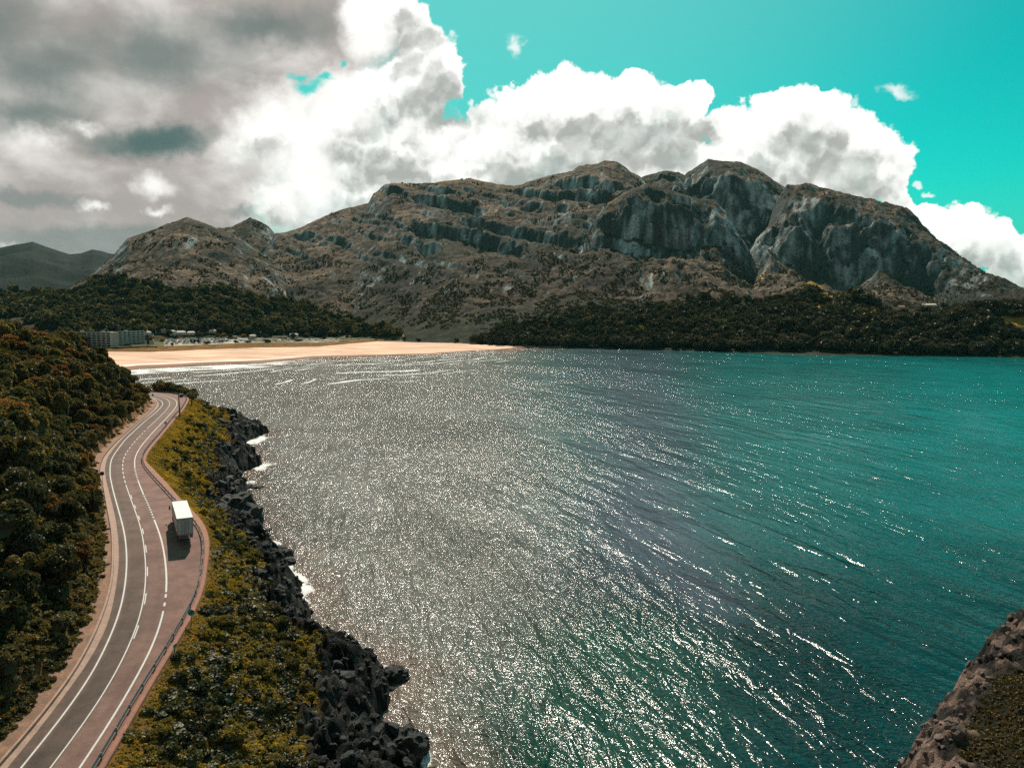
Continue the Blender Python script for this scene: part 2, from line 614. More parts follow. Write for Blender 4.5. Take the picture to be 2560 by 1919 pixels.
marks = [paint(0, NS, tL, .22)]
# right edge line: solid with short-dashed openings into the lay-by
sA, sB, sC, sD, sE, sF = (station_at(*p) for p in ((409.9, 1523.7), (416, 1478), (386, 1299), (359, 1236), (344, 1199), (336.5, 1168)))


def dashes(a, b, t, w, on, off, fine=4):
    """short dashes along stations a..b (metres)"""
    out = []; s = float(a)
    ii = np.arange(NS)
    while s + on < b:
        q = np.linspace(s, s + on, fine)
        pts = [np.stack([np.interp(q, ii, lane(t + k)[:, d]) for d in range(3)], -1) for k in (-w / 2, w / 2)]
        Vd = np.stack(pts, 1).reshape(-1, 3) + np.array([0, 0, .006])
        out.append((Vd, grid_quads(fine, 2))); s += on + off
    return out


marks += [paint(0, sA + 1, tR, .24), paint(sB, sC + 1, tR, .26), paint(sD, sE + 1, tR, .24), paint(sF, NS, tR, .24)]
marks += dashes(sA + 1.5, sB, tR, .28, 1.1, 1.6) + dashes(sC + 1.5, sD, tR, .3, 1.0, 1.15) + dashes(sE + 1.2, sF, tR, .3, .9, 1.2)
# centre line: solid near, solid plus dashes, dashes, solid in the bend
z0 = np.zeros(NS)
s1 = station_at(314, 1209); s2 = station_at(368, 1070.8); s0 = station_at(331, 1600)
marks += [paint(0, s1, z0, .16), paint(s2, NS, z0, .18)]
marks += dashes(s0, s1 - 3, z0 + .26, .16, 3.6, 6.2, 6)
marks += dashes(s1 + 1, s2, z0, .2, 3.4, 2.2, 5)
V, Q = joined(marks)
tag(mesh_obj('road_marking', np_mesh('road_marking', V, Q, mat=M['white_paint'])), kind='structure')

# sea-side ledge with a small kerb step, concrete gutter, dirt verge
V, Q, _ = strip([(tG + .3, -.02), (tG + .34, .10), (tP, .10), (tP + .12, .02), (tP + .3, -.9)])
o = tag(mesh_obj('pavement', np_mesh('pavement', V, Q, mat=M['path'], smooth=False)), kind='structure')
V, Q, _ = strip([(tN + .04, -.03), (tN, .06), (tW + .16, .05), (tW + .1, -.2)])
o = tag(mesh_obj('gutter', np_mesh('gutter', V, Q, mat=M['concrete'], smooth=False)), kind='structure')
V, Q, _ = strip([(tW, .12), (lerp(tW, tE, .5), .18), (tE, .25), (tE - 1.2, .45)])
V = V + np.stack([0 * V[:, 0], 0 * V[:, 0], .10 * fbm(V[:, 0], V[:, 1], 2.5, 3, 3)], -1)
tag(mesh_obj('verge', np_mesh('verge', V, Q, mat=M['dirt'])), kind='structure')
# low wall beside the gutter
iw = station_at(262, 1213)
V, Q, _ = strip([(tW + .15, -.1), (tW + .14, .42), (tW - .14, .42), (tW - .15, -.1)], 0, iw)
o = mesh_obj('low_wall', np_mesh('low_wall', V, Q, mat=M['concrete'], smooth=False))
tag(o, 'low weathered concrete wall along the hillside edge of the road', 'wall')

# ------------------------------------------------------------------ near terrain
Sp = np.array([(580, 933), (530, 955), (515, 966), (545, 985), (566, 1003), (520, 1020), (508, 1036), (535, 1056), (520, 1075), (545, 1110), (548, 1138), (522, 1150),
               (560, 1172), (600, 1196), (626, 1216), (602, 1226), (640, 1242), (668, 1275), (652, 1288), (690, 1328), (695, 1350), (662, 1370), (702, 1395), (692, 1418), (740, 1438), (800, 1438),
               (850, 1448), (868, 1490), (866, 1530), (842, 1568), (880, 1590), (900, 1640), (896, 1658)], float) * K
shore = at_z(Sp[:, 0], Sp[:, 1], 0.0)
shore[:, 0] -= 2.2 * (1 - sstep(150, 230, shore[:, 1]))
shore = np.vstack([[(-900, 500), (-600, 480), (-420, 465), (-300, 455), (-230, 446), (-185, 436), (-160, 428), (-143, 417)], shore, [(-6, 92), (8, 76), (16, 55), (22, 20), (26, -60)]])
land_poly = np.vstack([shore, [(-900, -60)]])


def inside(poly, x, y):
    r = np.zeros(x.shape, bool)
    n = len(poly)
    for i in range(n):
        x1, y1 = poly[i]; x2, y2 = poly[(i + 1) % n]
        if y1 == y2: continue
        cnd = ((y1 > y) != (y2 > y)) & (x < (x2 - x1) * (y - y1) / (y2 - y1) + x1)
        r ^= cnd
    return r


def dist_to(pts, x, y, arr=None):
    out = np.full(x.shape, 1e9); idx = np.zeros(x.shape, np.int64)
    for i, (a, b) in enumerate(pts):
        d = (x - a) ** 2 + (y - b) ** 2
        m = d < out
        out[m] = d[m]; idx[m] = i
    return np.sqrt(out), idx


GX0, GX1, GY0, GY1, GS = -460, 70, -10, 540, 2.0
gx = np.arange(GX0, GX1 + 1, GS); gy = np.arange(GY0, GY1 + 1, GS)
GXX, GYY = np.meshgrid(gx, gy)
ds_, _ = dist_to(resample(shore, 1.5), GXX, GYY)
ds_ = np.where(inside(land_poly, GXX, GYY), ds_, -ds_)
dc_, ic_ = dist_to(Cw, GXX, GYY)
rel = np.stack([GXX, GYY], -1) - Cw[ic_]
side_ = np.sum(rel * NR[ic_], -1)
tl_ = np.where(side_ < 0, -dc_, dc_)
dl_ = np.where(side_ < 0, dc_ + tE[ic_], -(dc_ + 7))      # metres beyond the verge on the hill side
dr_ = np.where(side_ > 0, dc_ - tP[ic_], -(dc_ + 7))
zr_ = SZ[ic_]


def bil(A, x, y):
    fx = np.clip((np.asarray(x, float) - GX0) / GS, 0, len(gx) - 1.001); fy = np.clip((np.asarray(y, float) - GY0) / GS, 0, len(gy) - 1.001)
    i = fx.astype(int); j = fy.astype(int); a = fx - i; b = fy - j
    return (A[j, i] * (1 - a) + A[j, i + 1] * a) * (1 - b) + (A[j + 1, i] * (1 - a) + A[j + 1, i + 1] * a) * b


def near_height(x, y, detail=True):
    """height of the coastal slope, plus masks"""
    ds = bil(ds_, x, y); dl = bil(dl_, x, y); dr = bil(dr_, x, y); zr = bil(zr_, x, y)
    big = fbm(x, y, 42, 4, 21); mid = fbm(x, y, 13, 3, 31)
    # hill on the land side
    a = np.maximum(dl, 0)
    hill = 2.0 * sstep(0, 3.5, a) + .80 * np.maximum(a - 1.5, 0)
    cap = lerp(46.0, 28.0, sstep(290, 380, y)) + 5 * big
    cap = np.where(y < 300, cap, cap)
    hill = cap * (1 - np.exp(-hill / np.maximum(cap, 5) * 1.15))
    zl = zr - .1 + hill + (big * 5 + mid * 1.6) * sstep(2, 16, a)
    zl = np.minimum(zl, 1.0 + .95 * np.maximum(ds, -9) + 3 * mid)
    # bank falling to the sea
    b = np.maximum(dr, 0)
    q = b / np.maximum(b + np.maximum(ds, 0), 1e-3)
    edge = q + .14 * fbm(x, y, 10, 4, 41) + .16 * fbm(x, y, 36, 2, 43)
    prof = np.interp(q, [0, .12, .35, .6, .8, .95, 1], [1, .93, .70, .44, .26, .13, .06])
    zb = zr * prof - .15
    zb = zb + (big * 2.2 + mid * 1.2) * sstep(1, 9, b) * sstep(0, 8, ds)
    rock = sstep(.57, .67, edge) * sstep(-.5, 1.5, b)
    rock = np.maximum(rock, 1 - sstep(2, 6, ds))
    rock = np.where(side_near(x, y) < 0, (1 - sstep(4, 12, ds)), rock)
    if detail:
        rg = ridged(x, y, 12, 4, 51, .6); rf = ridged(x + .6 * y, y, 3.6, 3, 61, .65)
        rt = ridged(x - .5 * y, y + .4 * x, 1.5, 2, 67, .6)
        cr = np.floor((zb + rg * 2) / 1.6) * 1.6 + 1.6 * sstep(.35, .8, ((zb + rg * 2) / 1.6) % 1) - zb - rg * 2
        zb = zb + rock * (rg * 3.4 + rf * 1.6 + rt * .55 + cr * .8) * sstep(-1, 5, ds)
        zb = zb + (1 - rock) * .22 * fbm(x, y, 1.7, 2, 71) * sstep(.3, 2, b)
        zl = zl + .35 * fbm(x, y, 2.1, 3, 73) * sstep(0.5, 3, a)
    z = np.where(dl > 0, zl, np.where(dr > 0, zb, zr - .35))
    core = (dl <= 0) & (dr <= 0)
    # sea floor
    sea = np.minimum(ds, 0)
    z = np.where(ds < 0, np.maximum(-7, .55 * sea - .3) + np.where(ds > -3, rock * 1.0 * (fbm(x, y, 4, 3, 77) + .1), 0), z)
    return z, rock, ds, dl, dr, core


def side_near(x, y):
    return bil(side_, x, y)


res = .5
xs = np.arange(-330, 34, res); ys = np.arange(22, 452, res)
X, Y = np.meshgrid(xs, ys)
Z, ROCK, DS, DL, DR, CORE = near_height(X, Y)
fu, fv = project(X, Y, Z)
keep = (DS > -9) & (fu > -420) & (fu < 1500)
V = np.stack([X, Y, Z], -1).reshape(-1, 3)
n1 = fbm(X, Y, 16, 4, 81); n2 = fbm(X, Y, 3.5, 4, 83)
veg = mixc((.060, .052, .016), (.20, .125, .022), sstep(-.25, .35, n1 + .5 * n2))
hillc = mixc((.035, .032, .013), (.11, .068, .024), sstep(-.1, .5, n2))
toe = (1 - sstep(1.0, 4.5, DL + 1.5 * n2)) * (DL > 0)
hillc = mixc(hillc, (.34, .145, .055), toe)
top = (1 - sstep(.5, 6, DR + 2 * n2)) * (DR > 0)
veg = mixc(veg, (.26, .135, .028), top * .8)
c = np.where((DL > 0)[..., None], hillc, veg)
rk = mixc((.008, .008, .008), (.065, .061, .056), sstep(-.1, .5, n2 + .6 * n1))
wet = 1 - sstep(.4, 2.2, Z)
rk = mixc(rk, (.016, .016, .015), wet * .8)
c = mixc(c, rk, np.clip(ROCK, 0, 1))
c = np.where(CORE[..., None], np.array([.2, .12, .08]), c)
sand = mixc(c, (.17, .10, .065), (1 - sstep(-1.5, -.2, Z)))
Q = grid_quads(*X.shape, keep=keep)
V2, Q2, c2 = compact(V, Q, sand.reshape(-1, 3))
tag(mesh_obj('hillside_terrain', np_mesh('hillside_terrain', V2, Q2, mat=M['near_ground'], cols=c2)), kind='structure')

# headland in the near right corner
Hp = np.array([(1922, 1664), (1958, 1592), (1998, 1530), (2055, 1470), (2082, 1452), (2118, 1428), (2108, 1402), (2130, 1370), (2160, 1345), (2212, 1325), (2300, 1300)], float) * K
hedge_w = at_z(Hp[:, 0], Hp[:, 1], 10.0)
hedge_w = np.vstack([[(44, 52), (41, 70)], hedge_w, [(140, 168), (190, 190)]])
Hs = smooth(resample(hedge_w, .8), 2, 1)
hpoly = np.vstack([hedge_w, [(260, 200), (260, 20), (44, 20)]])
res = .42
X, Y = np.meshgrid(np.arange(26, 150, res), np.arange(48, 185, res))
dh, _ = dist_to(Hs, X, Y)
ins = inside(hpoly, X, Y)
dh = np.where(ins, dh, -dh)
dh = dh - 1.8 + 2.2 * fbm(X, Y, 9, 4, 91)


def head_height(X, Y, dh):
    n = fbm(X, Y, 20, 4, 93)
    z = np.where(dh > 0, 10 + 11 * (1 - np.exp(-dh / 13)) + 2.5 * n * sstep(0, 8, dh), 10 + 2.6 * dh)
    rk = 1 - sstep(3.2, 6.5, dh + 3.0 * fbm(X, Y, 7, 3, 95))
    z = z + rk * (2.1 * ridged(X, Y, 7, 4, 97, .6) + 1.0 * ridged(X + .4 * Y, Y, 2.1, 3, 99, .65)) + (1 - rk) * .3 * fbm(X, Y, 2.2, 3, 98)
    return np.maximum(z, -4), rk


Z, rk = head_height(X, Y, dh)
n2 = fbm(X, Y, 3, 4, 103); n1 = fbm(X, Y, 13, 3, 105)
gc = mixc((.014, .013, .006), (.05, .036, .010), sstep(-.2, .45, n1 + .5 * n2))
gc = mixc(gc, (.27, .11, .02), sstep(.38, .52, n1) * .8)
rc = mixc((.03, .026, .023), (.33, .21, .165), sstep(-.15, .5, n2 + .5 * n1))
rc = mixc(rc, (.03, .028, .026), 1 - sstep(1, 6, Z))
cc = mixc(gc, rc, rk)
V = np.stack([X, Y, Z], -1).reshape(-1, 3)
Q = grid_quads(*X.shape, keep=(dh > -7))
V2, Q2, c2 = compact(V, Q, cc.reshape(-1, 3))
tag(mesh_obj('headland_terrain', np_mesh('headland_terrain', V2, Q2, mat=M['near_ground'], cols=c2)), kind='structure')
HEAD = (X, Y, Z, rk, dh)

# ------------------------------------------------------------------ far terrain (mountain, valley, beach)
def curve(pts, scale=K):
    p = np.array(pts, float) * scale
    a, e = az_el(p[:, 0], p[:, 1])
    o = np.argsort(a)
    return a[o], e[o]


def rcurve(pts):
    """(u2560, range) -> az interp"""
    p = np.array(pts, float)
    return lambda az: np.interp(az, np.arctan((p[:, 0] - 1280) / F), p[:, 1])


def zline(pts, z):
    """pixel line on height z -> range over az"""
    p = np.array(pts, float)
    w = at_z(p[:, 0], p[:, 1], z)
    a = np.arctan2(w[:, 0], w[:, 1]); r = np.hypot(w[:, 0], w[:, 1])
    o = np.argsort(a)
    return lambda az: np.interp(az, a[o], r[o])


r0f = zline([(-300, 940), (100, 934), (300, 927), (344, 922), (650, 907), (800, 894), (1071, 885), (1198, 876), (1342, 869.5), (1600, 874), (1750, 878), (1900, 881), (2100, 885), (2250, 889), (2560, 893), (2900, 900)], 0.0)
r1g = zline([(-300, 879), (150, 879), (240, 879), (376, 880), (498, 874), (650, 868.6), (800, 866), (945, 853), (1162, 859), (1324, 867), (1342, 868)], 4.0)
NA, NRR = 1560, 720
azs = np.linspace(math.radians(-43), math.radians(43), NA)
rs = np.concatenate([np.linspace(560, 1500, 230, endpoint=False), np.linspace(1500, 4000, NRR - 230)])
AZ, RR = np.meshgrid(azs, rs)
FX = RR * np.sin(AZ); FY = RR * np.cos(AZ)
u_az = U_of_az(azs)
r0 = r0f(azs)
r1 = np.where(u_az < 1342, np.maximum(r1g(azs), r0 + 12), r0 + 10)
r1 = lerp(r1, r0 + 10, sstep(1250, 1342, u_az))
bz = np.interp(u_az, [0, 850, 1000, 1200, 1500, 1750, 2000, 2300, 2560, 3000], [7, 7, 9, 16, 30, 36, 40, 44, 44, 44])
bw = np.interp(u_az, [0, 900, 1200, 1500, 2560], [110, 110, 140, 150, 130])
RW = RR + 9 * fbm(FX, FY, 60, 3, 111)                      # wavers the shore and dune edges
tb = (RW - r0) / np.maximum(r1 - r0, 1)
zb = np.where(RR < r0, -.016 * (r0 - RR), 4 * np.clip(tb, 0, 1))
zb = np.maximum(zb, -9)
t2 = np.clip((RW - r1) / bw, 0, 1)
zb = np.where(RW > r1, 4 + (bz - 4) * (t2 * t2 * (3 - 2 * t2)), zb)
zb += np.where(RW > r1, 1.2 * fbm(FX, FY, 30, 3, 113) * sstep(0, 40, RW - r1), 0)
d_a = (AZ - math.atan((2040 - 1280) / F)) / math.radians(3.6)
zb += 52 * np.exp(-d_a ** 2 - ((RR - 1720) / 230) ** 2)
zb += np.where(u_az > 2300, 22 * sstep(1300, 1500, RR) * sstep(2300, 2450, u_az), 0)
ZF = zb.copy()
TM = np.zeros_like(ZF)                                     # 0 plain .. 1 ridge


JAG = .8 * fbm(FX, FY, 170, 4, 137, .55) + .22 * fbm(AZ * 2500, RR * .3, 70, 3, 139)


def layer(sky, R, rf, prof, back=.55, jag=0.0):
    """mountain mass: skyline curve, ridge range, foot range, rise profile"""
    global ZF, TM
    a, e = curve(sky)
    el = np.interp(azs, a, e)
    ok = (azs >= a[0]) & (azs <= a[-1])
    Rz = R(azs); fz = rf(azs)
    Rn = Rz + 60 * fbm(azs * 2500, azs * 0, 260, 3, 131)
    Rn = np.maximum(Rn, fz + 80)
    zr = CAMZ + Rn * np.tan(el)
    t = (RR - fz) / (Rn - fz)
    tw = np.clip(t, 0, 1)
    tj = tw + jag * JAG * 4 * tw * (1 - tw)
    pt = np.interp(np.clip(tj, 0, 1), [p[0] for p in prof], [p[1] for p in prof])
    w_ = 75
    els = np.convolve(np.pad(el, w_, mode='edge'), np.hanning(2 * w_ + 1) / np.hanning(2 * w_ + 1).sum(), 'valid')
    zs_ = CAMZ + Rn * np.tan(np.minimum(els, el + .02))
    zr = zs_ + (zr - zs_) * sstep(.55, .97, t)
    h = zb + (zr - zb) * pt
    h = np.where(RR > Rn, CAMZ + Rn * np.tan(el) - (RR - Rn) * back, h)
    h = np.where(ok[None, :] & (t > 0), h, -50)
    m = h > ZF
    TM = np.where(m, np.clip(t, 0, 1.2), TM)
    ZF = np.where(m, h, ZF)
    return h


main_sky = [(560, 560), (595, 507), (620, 504), (660, 489), (700, 470), (740, 455), (795, 441), (806, 420), (830, 400), (845, 393), (900, 398), (960, 393), (1015, 386), (1060, 395), (1110, 403),
            (1160, 388), (1235, 372), (1250, 361), (1290, 356), (1305, 350), (1332, 352), (1365, 375), (1385, 388), (1410, 410), (1450, 440), (1500, 470), (1560, 520), (1640, 580)]
hm = layer(main_sky, rcurve([(560, 2900), (900, 3200), (1500, 3100), (1900, 2900)]), rcurve([(500, 1750), (880, 1800), (1000, 1640), (1150, 1500), (1300, 1480), (1600, 1450), (2000, 1450)]),
           [(0, 0), (.2, .12), (.45, .36), (.7, .66), (.86, .86), (1, 1)])
back_sky = [(1330, 420), (1385, 385), (1432, 373), (1465, 373), (1480, 378), (1500, 365), (1530, 347), (1560, 352), (1600, 353), (1640, 372), (1680, 398), (1700, 412), (1720, 430), (1760, 470), (1820, 540), (1900, 640)]
layer(back_sky, rcurve([(1500, 3350), (2000, 3300)]), rcurve([(1500, 2200), (2200, 2100)]),
      [(0, 0), (.35, .22), (.55, .38), (.62, .48), (.74, .80), (.80, .84), (1, 1)], jag=.13)
crag_sky = [(1150, 700), (1230, 620), (1262, 540), (1290, 470), (1315, 440), (1345, 415), (1400, 402), (1450, 415), (1500, 432), (1545, 436), (1568, 460), (1590, 500), (1618, 545), (1640, 600), (1690, 640), (1760, 668)]
layer(crag_sky, rcurve([(1300, 2330), (1600, 2280), (2000, 2180)]), rcurve([(1300, 1500), (2000, 1420)]),
      [(0, 0), (.30, .13), (.55, .30), (.74, .42), (.80, .52), (.90, .86), (.95, .96), (1, 1)], back=.25, jag=.10)
right_sky = [(1560, 640), (1610, 560), (1650, 500), (1678, 446), (1696, 414), (1700, 408), (1722, 404), (1750, 400), (1775, 408), (1800, 415), (1870, 440), (1950, 455), (1980, 480), (2010, 520), (2050, 545), (2085, 572), (2130, 605), (2180, 638), (2225, 668)]
layer(right_sky, rcurve([(1650, 3050), (1800, 3000), (2200, 2950), (2560, 2700)]), rcurve([(1800, 2430), (2300, 2430), (2600, 2000)]),
      [(0, 0), (.12, .24), (.42, .76), (.46, .79), (1, 1)], jag=.26)
spur_sky = [(1610, 665), (1640, 590), (1665, 545), (1690, 575), (1740, 610), (1800, 640), (1850, 662), (1900, 680)]
layer(spur_sky, rcurve([(1850, 2150), (2200, 2000)]), rcurve([(1850, 1500), (2200, 1500)]), [(0, 0), (.4, .3), (1, 1)], back=.35)
spur2 = [(1820, 668), (1870, 620), (1897, 592), (1935, 615), (1980, 645), (2030, 672)]
layer(spur2, rcurve([(2100, 2330), (2400, 2200)]), rcurve([(2100, 1650), (2400, 1650)]), [(0, 0), (.4, .3), (1, 1)], back=.3)
left_sky = [(90, 655), (150, 625), (205, 592), (245, 556), (275, 518), (300, 508), (350, 490), (385, 478), (405, 471), (440, 485), (470, 496), (505, 508), (560, 545), (640, 600), (700, 650)]
layer(left_sky, rcurve([(100, 2500), (500, 2650), (800, 2500)]), rcurve([(100, 1500), (800, 1700)]),
      [(0, 0), (.25, .16), (.5, .40), (.68, .60), (.76, .76), (1, 1)])
left2 = [(440, 520), (470, 492), (500, 490), (520, 481), (540, 471), (560, 477), (580, 490), (598, 508), (640, 545), (700, 600)]
layer(left2, rcurve([(500, 3300), (800, 3300)]), rcurve([(500, 2400), (800, 2400)]), [(0, 0), (1, 1)])
wood_sky = [(-160, 628), (0, 632), (60, 640), (120, 640), (180, 655), (260, 672), (330, 690)]
layer(wood_sky, rcurve([(0, 2350), (400, 2300)]), rcurve([(0, 1450), (400, 1450)]), [(0, 0), (.3, .25), (1, 1)], back=.2)

mt = sstep(0.02, .25, TM) * (ZF > 14)
keepsky = 1 - .72 * sstep(.86, 1.0, TM)
# tilted beds: ledges that step down to the right
tiltz = ZF + .30 * FX + 26 * fbm(FX, FY, 420, 3, 141) + 13 * fbm(FX, FY, 75, 3, 143)
HB = 66.0
fr_ = tiltz / HB - np.floor(tiltz / HB)
stepz = (np.floor(tiltz / HB) + sstep(.62, .92, fr_)) * HB - tiltz
um = U_of_az(AZ)
lm = sstep(.0, .22, fbm(FX / 520, np.floor(tiltz / HB) * 3.7 + FX / 900, 1.0, 3, 151) + .10 * (1 - np.abs((um - 1250) / 500)) + .25 * fbm(FX, FY, 110, 3, 153)) * sstep(.3, .45, TM) * (um > 720) * (um < 1720)
ZF += mt * keepsky * lm * stepz * .75
HB2 = 27.0
t2z = ZF + .33 * FX + 9 * fbm(FX, FY, 130, 3, 145)
st2 = (np.floor(t2z / HB2) + sstep(.55, .95, t2z / HB2 - np.floor(t2z / HB2))) * HB2 - t2z
lm2 = sstep(-.05, .25, fbm(FX / 300, np.floor(t2z / HB2) * 2.3 + FX / 700, 1.0, 2, 155)) * sstep(.15, .4, TM) * (um > 640) * (um < 1640)
ZF += mt * keepsky * lm2 * (1 - lm) * st2 * .55
ZF += mt * keepsky * (26 * ridged(FX, FY, 420, 4, 161, .5) * .7 + 13 * fbm(FX, FY, 150, 4, 163))
gul = ridged(FX * 1.6, FY * .5, 120, 3, 165, .5)
ZF += mt * keepsky * 8 * gul
but = ridged(AZ * 2500, RR * .33, 125, 4, 166, .55) * sstep(1320, 1480, um) * sstep(.25, .5, TM)
ZF += mt * keepsky * 15 * but
ZF += mt * (3.6 * fbm(FX, FY, 34, 3, 167) + 2.2 * ridged(FX, FY, 17, 3, 169, .6)) * (1 - .4 * sstep(.9, 1, TM))
def far_z(az, r):
    fi = (az - azs[0]) / (azs[1] - azs[0]); i = np.clip(fi.astype(int), 0, NA - 2)
    j = np.clip(np.searchsorted(rs, r) - 1, 0, NRR - 2)
    a = np.clip(fi - i, 0, 1); b = np.clip((r - rs[j]) / (rs[j + 1] - rs[j]), 0, 1)
    return (ZF[j, i] * (1 - a) + ZF[j, i + 1] * a) * (1 - b) + (ZF[j + 1, i] * (1 - a) + ZF[j + 1, i + 1] * a) * b


RMARCH = np.arange(760, 3900, 4.0)


def ground_at(u, v, z0=6.0):
    """point of the far land seen at a pixel (first crossing along the sight line)"""
    x, y, z = ray(u, v)
    a = math.atan2(x, y); k = z / math.hypot(x, y)
    h = far_z(np.full(len(RMARCH), a), RMARCH)
    g = (CAMZ + RMARCH * k) <= h
    i = int(np.argmax(g)) if g.any() else len(RMARCH) - 1
    r = RMARCH[i]
    return Vector((r * math.sin(a), r * math.cos(a), float(h[i])))


# open yellow meadows among the plateau trees
MEAD = []
for (u_, v_, r_) in ((2052, 724, 30), (2085, 738, 30), (2030, 716, 22), (2062, 765, 20), (2195, 781, 26), (2318, 791, 26), (2548, 803, 15), (2525, 797, 11), (2190, 790, 16), (1895, 700, 16), (1600, 820, 14)):
    g_ = ground_at(u_, v_); MEAD.append((g_.x, g_.y, r_))


def meadow(x, y, grow=1.0, front=1.0):
    m_ = np.full(np.shape(x), 9.0)
    for mx_, my_, r_ in MEAD:
        L_ = math.hypot(mx_, my_); ex, ey = mx_ / L_, my_ / L_
        a_ = (x - mx_) * ex + (y - my_) * ey; b_ = (x - mx_) * ey - (y - my_) * ex
        a_ = np.where(a_ < 0, a_ / front, a_)
        m_ = np.minimum(m_, np.hypot(a_ / (r_ * 1.4), b_ / r_) / grow)
    return m_


gy_, gx_ = np.gradient(ZF)
dr_m = np.gradient(rs)[:, None]; da_m = RR * (azs[1] - azs[0])
sl_r = gy_ / dr_m; sl_a = gx_ / da_m
slope = np.sqrt(sl_r ** 2 + sl_a ** 2)
NZ = 1 / np.sqrt(1 + slope ** 2)
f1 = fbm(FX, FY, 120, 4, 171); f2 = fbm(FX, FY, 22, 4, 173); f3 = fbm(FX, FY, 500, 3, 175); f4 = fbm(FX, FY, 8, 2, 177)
scrub = mixc((.036, .032, .021), (.255, .165, .112), sstep(-.34, .40, .75 * f2 + .5 * f1 + .6 * f4))
scrub = mixc(scrub, (.36, .25, .17), sstep(.15, .55, f1 + .6 * f2) * .6)
scrub = mixc(scrub, (.040, .042, .026), sstep(-.08, .30, f3 + .35 * fbm(FX, FY, 210, 3, 176)) * .72)  # broad dark scrub patches, deepened in colour to stand in for cloud shadow
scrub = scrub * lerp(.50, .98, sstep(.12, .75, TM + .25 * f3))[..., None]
gold = sstep(.78, .98, TM) * sstep(-.05, .35, f1 + f3) * (um > 900) * (um < 1560)
scrub = mixc(scrub, (.24, .13, .045), gold * .75)
stk = fbm(AZ * 2600 + .1 * RR, RR * .12, 15, 4, 191)
rockc = mixc((.075, .088, .085), (.52, .58, .57), sstep(-.12, .45, .8 * f1 + .25 * stk + .45 * f2))
wr = sstep(.72, 1.15, slope + .35 * f2)
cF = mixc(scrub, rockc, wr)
# low ground: woods floor, meadows, dune, sand
low = 1 - sstep(.02, .22, TM)
wood_floor = mixc((.02, .026, .014), (.05, .052, .024), sstep(-.2, .3, f2))
cF = mixc(cF, wood_floor, low)
plain = (um < 1010) & (um > 330) & (TM < .03) & (RW > r1)
cF = np.where(plain[..., None], mixc((.10, .085, .035), (.34, .27, .18), sstep(-.1, .4, f2)), cF)
camp = plain & (um > 410) & (um < lerp(620, 850, (fbm(FX * .2, FY, 12, 2, 180) > .05) * 1.0))
cF = np.where(camp[..., None], mixc((.22, .18, .11), (.66, .60, .52), sstep(-.15, .15, fbm(FX * .35, FY, 16, 3, 179))), cF)
dune = (RW > r1) & (RW < r1 + lerp(130, 60, sstep(600, 950, um))) & (um < 960)
cF = np.where(dune[..., None], mixc((.17, .085, .02), (.31, .14, .03), sstep(-.2, .3, f2)), cF)
mead = 1 - sstep(.85, 1.1, meadow(FX, FY) + .35 * f2)
cF = mixc(cF, (.42, .24, .04), mead * .9)
sandc = mixc((.78, .48, .34), (.86, .55, .40), sstep(-.3, .3, fbm(FX * .3, FY, 14, 3, 181)))
sandm = (RW <= r1) & (um < 1420)
cF = np.where(sandm[..., None], sandc, cF)
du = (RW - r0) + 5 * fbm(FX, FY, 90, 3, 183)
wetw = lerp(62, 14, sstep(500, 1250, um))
wetm = (1 - sstep(wetw * .65, wetw * 1.05, du)) * sandm
cF = mixc(cF, (.30, .165, .115), wetm)
sheen = .9 * sandm * sstep(wetw * .88, wetw * 1.02, du) * (1 - sstep(wetw * 1.12, wetw * 1.42, du)) * (1 - sstep(760, 900, um))  # bright sky sheen of the wet sand, painted as a pale strip
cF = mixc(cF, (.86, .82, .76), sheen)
cF = np.where((RR < r0 + 0.0)[..., None] & (um < 1500)[..., None], np.array([.26, .15, .105]), cF)
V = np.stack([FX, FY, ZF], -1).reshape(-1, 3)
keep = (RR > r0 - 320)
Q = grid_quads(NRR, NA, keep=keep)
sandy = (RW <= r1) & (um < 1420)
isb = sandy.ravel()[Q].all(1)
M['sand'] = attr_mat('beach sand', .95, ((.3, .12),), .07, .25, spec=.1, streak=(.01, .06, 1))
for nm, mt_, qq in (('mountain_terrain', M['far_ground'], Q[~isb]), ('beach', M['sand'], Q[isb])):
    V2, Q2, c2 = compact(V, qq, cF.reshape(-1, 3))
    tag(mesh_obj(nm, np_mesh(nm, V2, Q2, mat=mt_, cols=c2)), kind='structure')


def far_hills(name, sky, R, R0, col0, col1, seed):
    a, e = curve(sky)
    A = np.linspace(a[0], a[-1], 260); t = np.linspace(0, 1.25, 70)
    AA, TT = np.meshgrid(A, t)
    r = R0 + (R - R0) * TT
    zr = CAMZ + R * np.tan(np.interp(AA, a, e))
    x = r * np.sin(AA); y = r * np.cos(AA)
    z = np.where(TT <= 1, zr * np.clip(TT, 0, 1) ** 1.15, zr - (r - R) * .5)
    z = z + (1 - .8 * sstep(.85, 1, TT)) * R * .012 * ridged(x, y, R * .14, 5, seed) * sstep(0, .2, TT) - 3
    cc = mixc(col0, col1, sstep(-.3, .3, fbm(x, y, R * .03, 4, seed + 5)))
    tag(mesh_obj(name, np_mesh(name, np.stack([x, y, z], -1).reshape(-1, 3), grid_quads(*AA.shape), mat=M['far_ground'], cols=cc.reshape(-1, 3))), kind='structure')


far_hills('hills', [(-220, 560), (-60, 540), (0, 537), (35, 530), (70, 524), (110, 538), (150, 551), (175, 549), (200, 540), (222, 544), (250, 552), (300, 580), (420, 640)], 5200, 2600, (.005, .011, .010), (.013, .019, .017), 201)
far_hills('hills', [(1900, 665), (2080, 610), (2120, 600), (2145, 612), (2170, 622), (2200, 628), (2260, 634), (2400, 648)], 11000, 7000, (.05, .10, .10), (.08, .14, .13), 211)  # teal of the distance haze put into the hill colour

